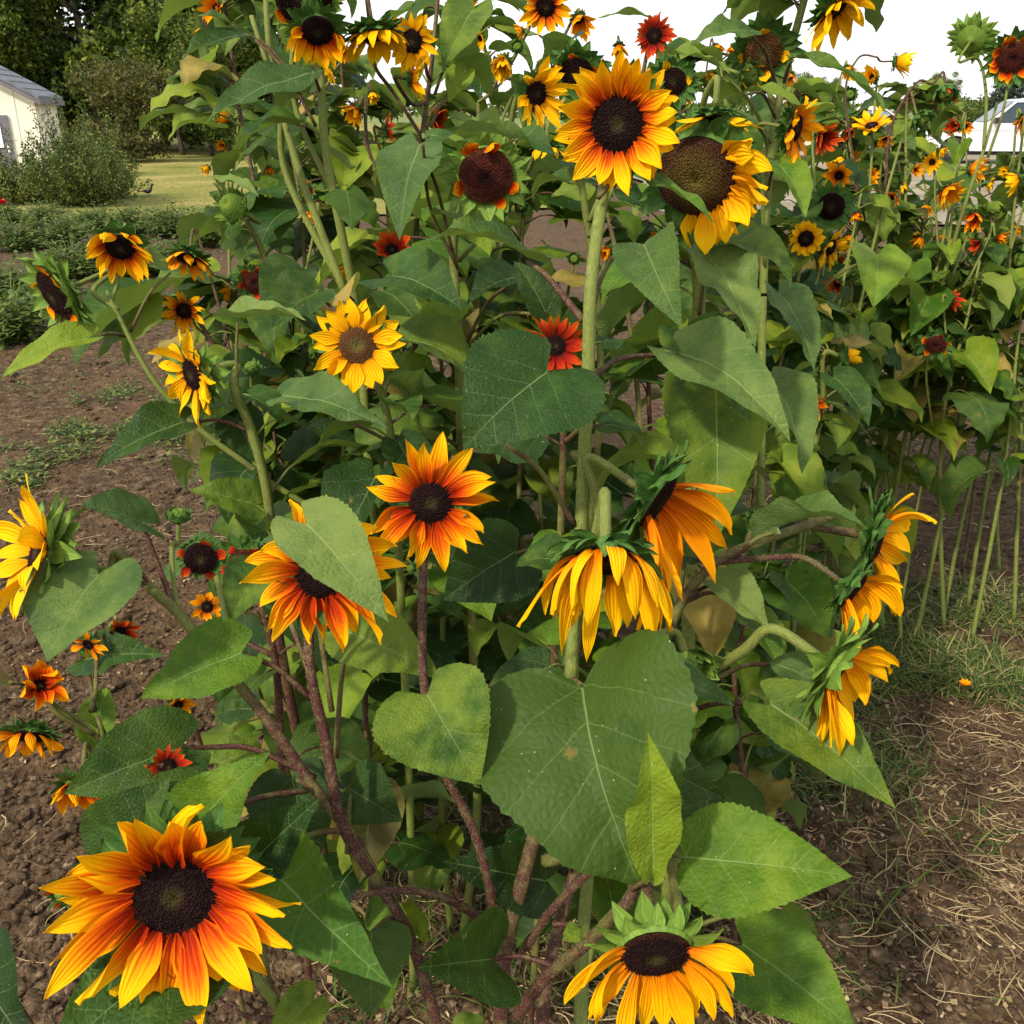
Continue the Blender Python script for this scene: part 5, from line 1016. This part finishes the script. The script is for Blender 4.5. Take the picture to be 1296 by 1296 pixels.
S('tall sunflower with a big back turned yellow flower touching the top edge',
  stem=[(960, 700, 1.8), (965, 400, 1.72), (975, 200, 1.66), (995, 90, 1.62), (1015, 10, 1.6), (1025, -25, 1.6)], r=.011, red=(.2, .3),
  heads=[H(1055, 12, 1.55, 104, 'Y', 62, -42, dr=.36, n=18, lean=.3, grav=.6, seed=141), H(1005, 162, 1.5, 88, 'Y', 66, -8, dr=.4, n=16, lean=.35, grav=.3, seed=143, via=[(968, 340, 1.7), (965, 230, 1.62), (970, 180, 1.58)], pal='O'), H(965, 66, 1.6, 66, 'S', 10, -20, seed=145, disc='disc_mid', n=4, pal='Y', dr=.75, via=[(985, 140, 1.64), (970, 110, 1.64)]),
    H(945, 95, 1.55, 44, 'U', 50, -10, n=5, via=[(975, 180, 1.65), (950, 130, 1.6)], sepmat='sepal_light', seed=3)],
  leaves=[Lf(950, 40, 1.5, 872, 58, 1.45, 44, n=(-.1, .5, 1), mat='leaf_pale', at=(985, 120, 1.63), heart=.15, fold=.15), Lf(1005, 72, 1.55, 1122, 145, 1.48, 34, n=(.1, .8, .6), mat='leaf', at=(990, 110, 1.63), narrow=True, fold=.3), Lf(985, 208, 1.5, 1020, 275, 1.45, 52, n=(.2, .3, 1), mat='leaf_bright', at=(972, 240, 1.67)), Lf(945, 115, 1.5, 1022, 142, 1.45, 26, n=(0, .8, .6), mat='leaf', at=(982, 150, 1.64), narrow=True)],
  auto=15, ls=.2, lo=.3, hi=.9, seed=19)
# right side row, farther and farther
S('sunflower with a small neat yellow flower and its side turned twin, upper right',
  stem=[(985, 640, 2.1), (995, 450, 2.05), (1010, 350, 2.0)], r=.009, red=.0,
  heads=[H(1020, 302, 1.95, 44, 'Y', 0, -3, dr=.48, n=18, lean=.05, grav=0, seed=151), H(1050, 313, 2.0, 54, 'Y', 55, -20, dr=.4, n=16, seed=153, via=[(1000, 420, 2.03), (1035, 350, 2.03)]), H(1052, 261, 2.05, 40, 'S', 0, -10, seed=155, disc='disc', n=0, via=[(1040, 350, 2.04)], dr=.85), H(1040, 172, 2.1, 46, 'R', 25, 0, n=18, seed=157, via=[(1035, 330, 2.08), (1030, 220, 2.1)]), H(1062, 222, 2.1, 46, 'O', 60, -15, n=14, seed=158, via=[(1035, 330, 2.08)]), H(1060, 360, 2.1, 30, 'R', 0, -10, n=8, seed=159, via=[(1020, 420, 2.05)])],
  auto=26, ls=.16, lo=.35, hi=.97, seed=20, leaves=[Lf(1110, 322, 1.95, 1105, 390, 1.9, 74, n=(0, .3, 1), mat='leaf_bright', at=(1010, 400, 2.02), heart=.25)])
S('sunflower with a half open yellow flower in profile above a dry red one',
  stem=[(1000, 830, 2.0), (1015, 650, 1.98), (1040, 520, 1.95)], r=.009, red=.1,
  heads=[H(1068, 450, 1.9, 48, 'Y', 72, 10, dr=.4, n=18, lean=1.0, seed=161), H(1024, 512, 1.9, 46, 'K', 70, -10, dr=.35, n=10, grav=.6, seed=163, via=[(1020, 620, 1.97), (1005, 540, 1.95)])],
  leaves=[Lf(1055, 478, 1.85, 1100, 540, 1.8, 52, n=(.2, .3, 1), mat='leaf', at=(1035, 540, 1.95)), Lf(1035, 505, 1.85, 1105, 560, 1.85, 16, n=(.2, .9, .3), mat='leaf_pale', at=(1025, 580, 1.96), narrow=True)], auto=16, ls=.15, lo=.5, hi=.95, seed=21)
def far_plant(label, hds, st, auto=14, seed=0, r=.0095, red=.3, lo=.40, ls=.13, branches=(), leaves=(), mats=('leaf', 'leaf_bright', 'leaf_pale', 'leaf_bright')):
    return S(label, stem=st, heads=hds, auto=int(auto*2.3), ls=ls, lo=lo, hi=.98, seed=seed, r=r, red=red, branches=branches, leaves=leaves, mats=mats)
far_plant('thin reddish stemmed sunflower with a nodding green bud, left of the silver pickup', [H(1197, 116, 2.5, 38, 'U', 20, -50, via=[(1120, 240, 2.55), (1128, 160, 2.52), (1160, 105, 2.5), (1180, 106, 2.5)], br=.005, bred=.9, n=4, pal='R'), H(1133, 78, 2.5, 46, 'Y', 66, 0, n=16, lean=.7, seed=171, via=[(1095, 280, 2.6), (1070, 130, 2.55), (1085, 75, 2.52), (1108, 72, 2.5)], br=.004, bred=.8), H(1103, 160, 2.6, 50, 'Y', -20, 60, n=16, seed=173, via=[(1100, 260, 2.6)]), H(1105, 98, 2.7, 36, 'Y', 20, 20, n=16, seed=174, via=[(1102, 200, 2.65)])],
  [(1035, 780, 2.75), (1060, 560, 2.7), (1090, 380, 2.6), (1118, 260, 2.55), (1140, 180, 2.55)], 15, 31)
far_plant('sunflower with a green back turned head standing against the white sky near the right edge', [H(1231, 48, 2.6, 62, 'U', 165, 30, n=0, sepmat='sepal_light', dr=.62, slean=.3, sepL=.7, cupd=.5, via=[(1245, 190, 2.65), (1248, 120, 2.63), (1238, 75, 2.62)], br=.006, bred=0), H(1282, 72, 2.55, 58, 'S', 8, -20, n=12, disc='disc_red', pal='K', seed=181, via=[(1250, 200, 2.65), (1272, 130, 2.6)], br=.005)],
  [(1120, 700, 2.95), (1160, 480, 2.85), (1215, 280, 2.7), (1245, 190, 2.65), (1262, 130, 2.7)], 13, 32, r=.0105)
far_plant('sunflower with a cluster of small orange flowers below the silver pickup', [H(1196, 240, 2.7, 48, 'O', 45, -20, n=16, seed=191, via=[(1190, 330, 2.75)]), H(1228, 214, 2.75, 40, 'O', 20, -10, n=12, seed=193, via=[(1200, 320, 2.75)]), H(1234, 272, 2.7, 40, 'K', -15, -15, n=10, seed=195, via=[(1205, 350, 2.75)]), H(1180, 205, 2.8, 30, 'Y', 40, 0, n=12, seed=196, via=[(1190, 330, 2.78)]), H(1240, 308, 2.75, 28, 'R', 0, 0, n=8, seed=197, via=[(1208, 380, 2.78)])],
  [(1085, 770, 3.0), (1120, 560, 2.9), (1165, 420, 2.8), (1190, 320, 2.78), (1215, 200, 2.8)], 15, 33)
far_plant('sunflower with two drooping green seed heads near the right soil', [H(1184, 435, 2.6, 36, 'S', 0, -30, seed=201, via=[(1180, 540, 2.75), (1172, 470, 2.7)], dr=.7), H(1203, 378, 2.7, 30, 'R', 60, 0, n=8, seed=203, via=[(1205, 460, 2.75)])],
  [(1195, 800, 3.0), (1190, 650, 2.9), (1195, 520, 2.8), (1225, 400, 2.75), (1240, 330, 2.75)], 9, 34, lo=.5)
far_plant('bare lower stemmed sunflower at the right edge with a few yellow blooms', [H(1290, 225, 2.8, 40, 'Y', -20, -20, n=14, seed=211, via=[(1275, 330, 2.85)]), H(1296, 150, 2.9, 40, 'O', 0, -20, n=14, seed=212, via=[(1280, 260, 2.88)])],
  [(1225, 770, 3.1), (1250, 600, 3.0), (1270, 440, 2.9), (1280, 300, 2.85), (1300, 120, 2.8)], 10, 35, lo=.5)
far_plant('slender sunflower beside the right frame edge whose leaves hang over the soil', [H(1320, 260, 2.8, 40, 'Y', 0, 0, n=12, seed=214)], [(1285, 780, 3.05), (1290, 600, 3.0), (1300, 430, 2.9)], 8, 36, lo=.5)
far_plant('many stemmed sunflower with no open flower between the patch and the right soil', [H(1120, 330, 2.9, 26, 'U', 0, 40, n=0)], [(1140, 830, 2.9), (1130, 640, 2.95), (1110, 480, 2.95)], 13, 37, lo=.5, branches=[([(1142, 760, 2.9), (1165, 620, 2.92), (1200, 480, 2.95)], .006, .004, .2)])
far_plant('narrow stemmed leafy sunflower rooted in the right hand grass', [H(1160, 300, 3.2, 28, 'Y', 20, 10, n=12, seed=216)], [(1055, 800, 3.1), (1085, 600, 3.15), (1120, 440, 3.2)], 12, 38, lo=.5)
S('fallen seedling with a green bud and orange bloom on the soil at the bottom right',
  stem=[(1165, 1293, 2.02), (1160, 1278, 1.99)], r=.008, red=-.3, base=(0, .01), heads=[H(1150, 1262, 1.93, 44, 'U', 20, 60, n=0, sepmat='sepal_light', sepL=1.5), H(1122, 1288, 1.95, 24, 'O', 0, 50, n=12, via=[(1162, 1285, 2.0)])],
  leaves=[Lf(1150, 1250, 1.93, 1124, 1217, 1.95, 22, n=(0, .7, 1), mat='leaf_bright', at=(1158, 1278, 1.98), narrow=True)])
# middle dark red ones
S('dark red flower half hidden behind the heart shaped leaf in the middle',
  stem=[(705, 760, 1.35), (712, 600, 1.3), (712, 500, 1.25)], r=.008, red=.6, heads=[H(703, 438, 1.12, 78, 'R', 4, 8, dr=.36, n=24, lean=.4, grav=0, seed=221), H(758, 480, 1.2, 34, 'K', 0, -30, n=10, seed=223, via=[(715, 560, 1.28)])], auto=9, ls=.18, lo=.3, hi=.8, seed=22)
S('sunflower with a small red and yellow flower low behind the middle stems', stem=[(690, 800, 2.0), (680, 560, 1.9)], r=.008, heads=[H(676, 386, 1.7, 40, 'B', 0, -10, n=14, seed=225), H(770, 315, 1.75, 34, 'O', 20, -10, n=10, seed=226, via=[(690, 480, 1.85), (740, 390, 1.8)]), H(727, 328, 1.7, 20, 'U', 0, 0, n=3, pal='R', via=[(690, 480, 1.85)])], auto=14, ls=.2, lo=.2, hi=.95, seed=23)
S('sunflower with a dull red bloom peeping over broad leaves, left of the middle', stem=[(540, 700, 2.0), (510, 450, 1.9)], r=.009, heads=[H(496, 317, 1.65, 50, 'R', 10, 25, n=14, lean=.6, seed=227), H(430, 345, 1.7, 30, 'Y', 30, 0, n=10, seed=228, via=[(505, 430, 1.85)])], auto=15, ls=.21, lo=.2, hi=.95, seed=24)
S('sunflower with a pale green back turned head on a curved stem near the lawn edge', stem=[(400, 600, 2.1), (370, 430, 2.0), (345, 350, 1.95)], r=.009, red=-.2, heads=[H(296, 262, 1.8, 52, 'U', -40, 20, dr=.7, n=0, sepmat='sepal_light', sepL=.7, via=[(350, 370, 1.96), (330, 310, 1.9), (312, 278, 1.85)], br=.006, bred=-.3), H(395, 270, 2.0, 30, 'B', 0, 0, n=10, seed=229, via=[(365, 420, 2.0)])], auto=16, ls=.2, lo=.25, hi=.97, seed=25,
  leaves=[Lf(270, 228, 1.8, 328, 250, 1.75, 24, n=(0, .8, .6), mat='leaf_pale', narrow=True, at=(345, 350, 1.95)), Lf(380, 345, 1.8, 330, 390, 1.75, 70, n=(0, .5, 1), mat='leaf_dark', at=(370, 430, 2.0))])
# back of the patch, left to right: head lists carry the small blooms of the photograph
back = [
 ('back row sunflower nearest the lawn with tiny orange blooms', 2.9, [(300, 560), (290, 300)], [(290, 152, 30, 'O'), (283, 182, 20, 'O'), (264, 212, 20, 'Y'), (340, 213, 18, 'K')], -45),
 ('back row sunflower under the lawn edge with one small yellow bloom', 2.6, [(290, 540), (285, 420)], [(292, 370, 26, 'O')], -20),
 ('back row sunflower reaching up into the dark trees with one orange bloom', 2.5, [(340, 600), (330, 300), (300, 120)], [(274, 10, 40, 'O'), (256, 36, 22, 'Y')], -30),
 ('leafy sunflower behind the double brown head, its buds hidden', 2.3, [(380, 620), (385, 300), (360, 160)], [(392, 262, 22, 'Y'), (420, 90, 30, 'Y')], 0),
 ('leafy sunflower with a small bloom under the back turned yellow flower', 2.4, [(460, 620), (450, 320)], [(450, 150, 22, 'O'), (432, 62, 30, 'O'), (470, 118, 24, 'Y'), (388, 240, 22, 'S')], 0),
 ('sunflower with small red bloom in the shade below the top yellow flowers', 2.5, [(560, 600), (556, 300)], [(550, 150, 34, 'R'), (583, 150, 18, 'O')], 10),
 ('slender sunflower with a bloom against the white sky at the top middle', 2.3, [(640, 600), (630, 300), (625, 90)], [(583, 22, 44, 'K'), (608, 48, 26, 'Y'), (662, 38, 24, 'O'), (655, 60, 20, 'U')], 0),
 ('leafy sunflower filling the shade left of the thick green stem', 1.9, [(660, 720), (655, 420)], [(660, 260, 24, 'U')], 0),
 ('leafy sunflower behind the golden flower', 1.8, [(440, 760), (440, 520)], [(520, 330, 22, 'O')], 0),
 ('leafy sunflower behind the front middle flower', 1.7, [(560, 900), (570, 640)], [(640, 420, 20, 'U')], 0),
 ('leafy sunflower in the dark behind the drooping yellow flower', 1.7, [(820, 920), (815, 640), (800, 430)], [(765, 245, 24, 'U')], 0),
 ('leafy sunflower right of the thick stem with small orange buds', 1.9, [(830, 760), (820, 420)], [(835, 300, 26, 'O')], 0),
 ('leafy sunflower behind the loose petalled brown head', 2.1, [(930, 760), (935, 420), (930, 240)], [(905, 95, 24, 'Y'), (930, 60, 24, 'O')], 10),
 ('leafy sunflower filling the gap right of the mildewed leaves', 1.9, [(950, 880), (955, 620)], [(1000, 400, 22, 'U')], 10),
 ('sunflower deep in the right row with dark red bloom', 2.9, [(1040, 720), (1075, 420), (1085, 260)], [(1073, 165, 22, 'R'), (1098, 222, 28, 'O'), (1066, 200, 26, 'Y'), (1130, 250, 24, 'K')], 20),
 ('sunflower deep in the right row with a purple brown bloom', 3.3, [(1100, 640), (1140, 420)], [(1140, 230, 26, 'Y'), (1172, 262, 26, 'O'), (1120, 175, 22, 'O'), (1060, 330, 22, 'R')], 20),
 ('sunflower at the far end of the right row under the tan pickup', 4.2, [(1110, 480), (1120, 300)], [(1120, 190, 22, 'K'), (1158, 215, 20, 'O')], 20),
 ('far sunflower in the right row just below the silver pickup', 4.2, [(1220, 480), (1235, 340)], [(1250, 232, 24, 'Y'), (1222, 160, 20, 'O'), (1185, 300, 22, 'K'), (1205, 250, 20, 'O')], 10),
 ('far sunflower in the right row against the frame edge', 3.8, [(1285, 500), (1280, 340)], [(1275, 215, 20, 'Y'), (1292, 290, 20, 'O')], -10),
 ('far sunflower between the two pickups in the right row', 4.8, [(1170, 420), (1180, 300)], [(1165, 172, 16, 'U'), (1190, 190, 18, 'Y')], 10),
 ('far sunflower in the back row under the sky, right of the tallest flower', 3.2, [(880, 560), (870, 260)], [(868, 120, 24, 'Y'), (905, 60, 26, 'O'), (800, 100, 18, 'U')], 0),
 ('far leafy sunflower behind the neat yellow flower', 3.4, [(1010, 520), (1010, 260)], [(1000, 130, 22, 'Y'), (1000, 95, 26, 'O'), (1072, 88, 28, 'Y'), (1075, 120, 22, 'U')], 0),
 ('far leafy sunflower behind the rusty spent head', 3.0, [(620, 520), (630, 260)], [(655, 190, 22, 'U')], 0),
 ('far leafy sunflower behind the top yellow flowers', 3.2, [(500, 500), (490, 260)], [(480, 180, 20, 'U')], 0),
 ('far leafy sunflower in the back row behind the double brown head', 3.4, [(410, 480), (405, 260)], [(415, 100, 20, 'U')], 0),
 ('shaded leafy sunflower low behind the two front branches', 1.55, [(470, 1000), (465, 860)], [(520, 720, 20, 'U')], 0),
 ('shaded leafy sunflower low behind the very large dark leaf', 1.6, [(760, 1050), (765, 880)], [(640, 800, 20, 'U')], 0),
 ('shaded leafy sunflower low behind the right sideways flowers', 1.65, [(940, 1000), (930, 850)], [(965, 740, 22, 'U')], 0),
 ('shaded leafy sunflower behind the pale leaf over the red flower', 1.75, [(370, 900), (380, 740)], [(345, 590, 20, 'U')], 0),
 ('shaded leafy sunflower behind the edge on yellow flower', 1.9, [(330, 800), (350, 560)], [(395, 450, 20, 'U')], 0),
 ('shaded leafy sunflower behind the white speckled right leaves', 2.3, [(900, 900), (905, 600)], [(940, 420, 20, 'U')], 0),
 ('leafy sunflower between the neat yellow flower and the open soil', 2.5, [(1010, 800), (1030, 560)], [(1085, 270, 22, 'K')], 0),
]
for i, (lab, d, st, hl, az) in enumerate(back):
    R = random.Random(i); hs = []
    top = P(st[-1][0], st[-1][1], d)
    for k, (x, y, dm, kd) in enumerate(hl):
        kw = dict(az=az+R.uniform(-30, 30), el=R.uniform(-25, 25), seed=300+i*5+k)
        if kd == 'U': kw['n'] = 0
        if k: kw['via'] = [(st[-1][0], st[-1][1], d)]
        hs.append(H(x, y, d-.05*k, dm, kd, **kw))
    S(lab, stem=[(x, y, d) for x, y in st], heads=hs, auto=40 if d > 1.75 else 34, ls=.155 if d < 3 else .17, lo=.15 if d < 2.4 else .3, hi=.98, seed=60+i, r=.009, red=R.uniform(-.2, .9), mats=('leaf', 'leaf_pale', 'leaf_dark', 'leaf_bright') if d > 1.9 else ('leaf', 'leaf_bright', 'leaf_dark'))
thin = [(1092, 800, 1150, 470, 1165, 300, 2.9), (1125, 790, 1190, 500, 1215, 350, 3.0), (1160, 800, 1215, 520, 1262, 300, 2.85), (1195, 775, 1260, 500, 1290, 330, 2.95), (1232, 800, 1275, 560, 1310, 330, 2.8), (1055, 790, 1085, 560, 1075, 300, 3.0), (1215, 740, 1240, 520, 1225, 300, 3.3), (1262, 735, 1300, 520, 1325, 330, 3.3), (1010, 760, 1050, 500, 1075, 200, 3.1), (1080, 730, 1140, 430, 1165, 150, 3.3), (1140, 735, 1180, 430, 1212, 160, 3.4), (1040, 760, 1100, 470, 1128, 230, 2.8)]
ords = ['thin leaning sunflower stem with hanging leaves, first from the left in the open right soil', 'thin leaning sunflower stem crossing the open right soil, second from the left', 'thin yellowish sunflower stem leaning right across the middle of the open soil', 'thin sunflower stem leaning towards the right edge, leafy only at its top', 'nearest thin sunflower stem at the right edge, rooted in the grass', 'upright thin sunflower at the left border of the open right soil', 'slightly farther upright stem behind the leaning ones at the right', 'farther leaning stem that leaves the frame at the right edge', 'leafy sunflower with a small orange bloom rising right of the neat yellow flower', 'thin sunflower rising in front of the tan pickup', 'thin sunflower rising between the two pickups', 'slim sunflower with a green bud in front of the tan pickup bed']
for i, (x0, y0, x1, y1, x2, y2, d) in enumerate(thin):
    R = random.Random(i+50); kd = ['O', 'U', 'K', 'U', 'Y', 'O', 'U', 'Y', 'O', 'U', 'R', 'U'][i]
    S(ords[i], stem=[(x0, y0, d+.1), (x0*.55+x1*.45+R.uniform(-16, 6), y0*.5+y1*.5, d+.05), (x1, y1, d)], heads=[H(x2, y2, d, R.uniform(24, 36), kd, az=R.uniform(-60, 60), el=R.uniform(-40, 10), seed=400+i, **({'n': 0} if kd == 'U' else {}))], auto=28, ls=.12, lo=.45, hi=.98, seed=400+i, r=R.uniform(.005, .0095), red=R.uniform(-.1, .6), mats=('leaf', 'leaf_bright', 'leaf_pale', 'leaf'))
grow_leaves()
# fallen petal bloom in the grass
g = G(1216, 888); fb_ = empty('fallen_flower', g+Vector((0, 0, .05)), 'single small orange bloom lying in the grass at the right', 'flower'); mb = MB()
for i in range(11): an = i*.57; ribbon(mb, Vector((0, 0, 0)), Vector((math.cos(an), math.sin(an)*.8-.2, .8)), Vector((0, 0, 1)), .022, .013, i, 0, 0, 0, .2, 2, 4)
mb.build('petals', M['O'], fb_)
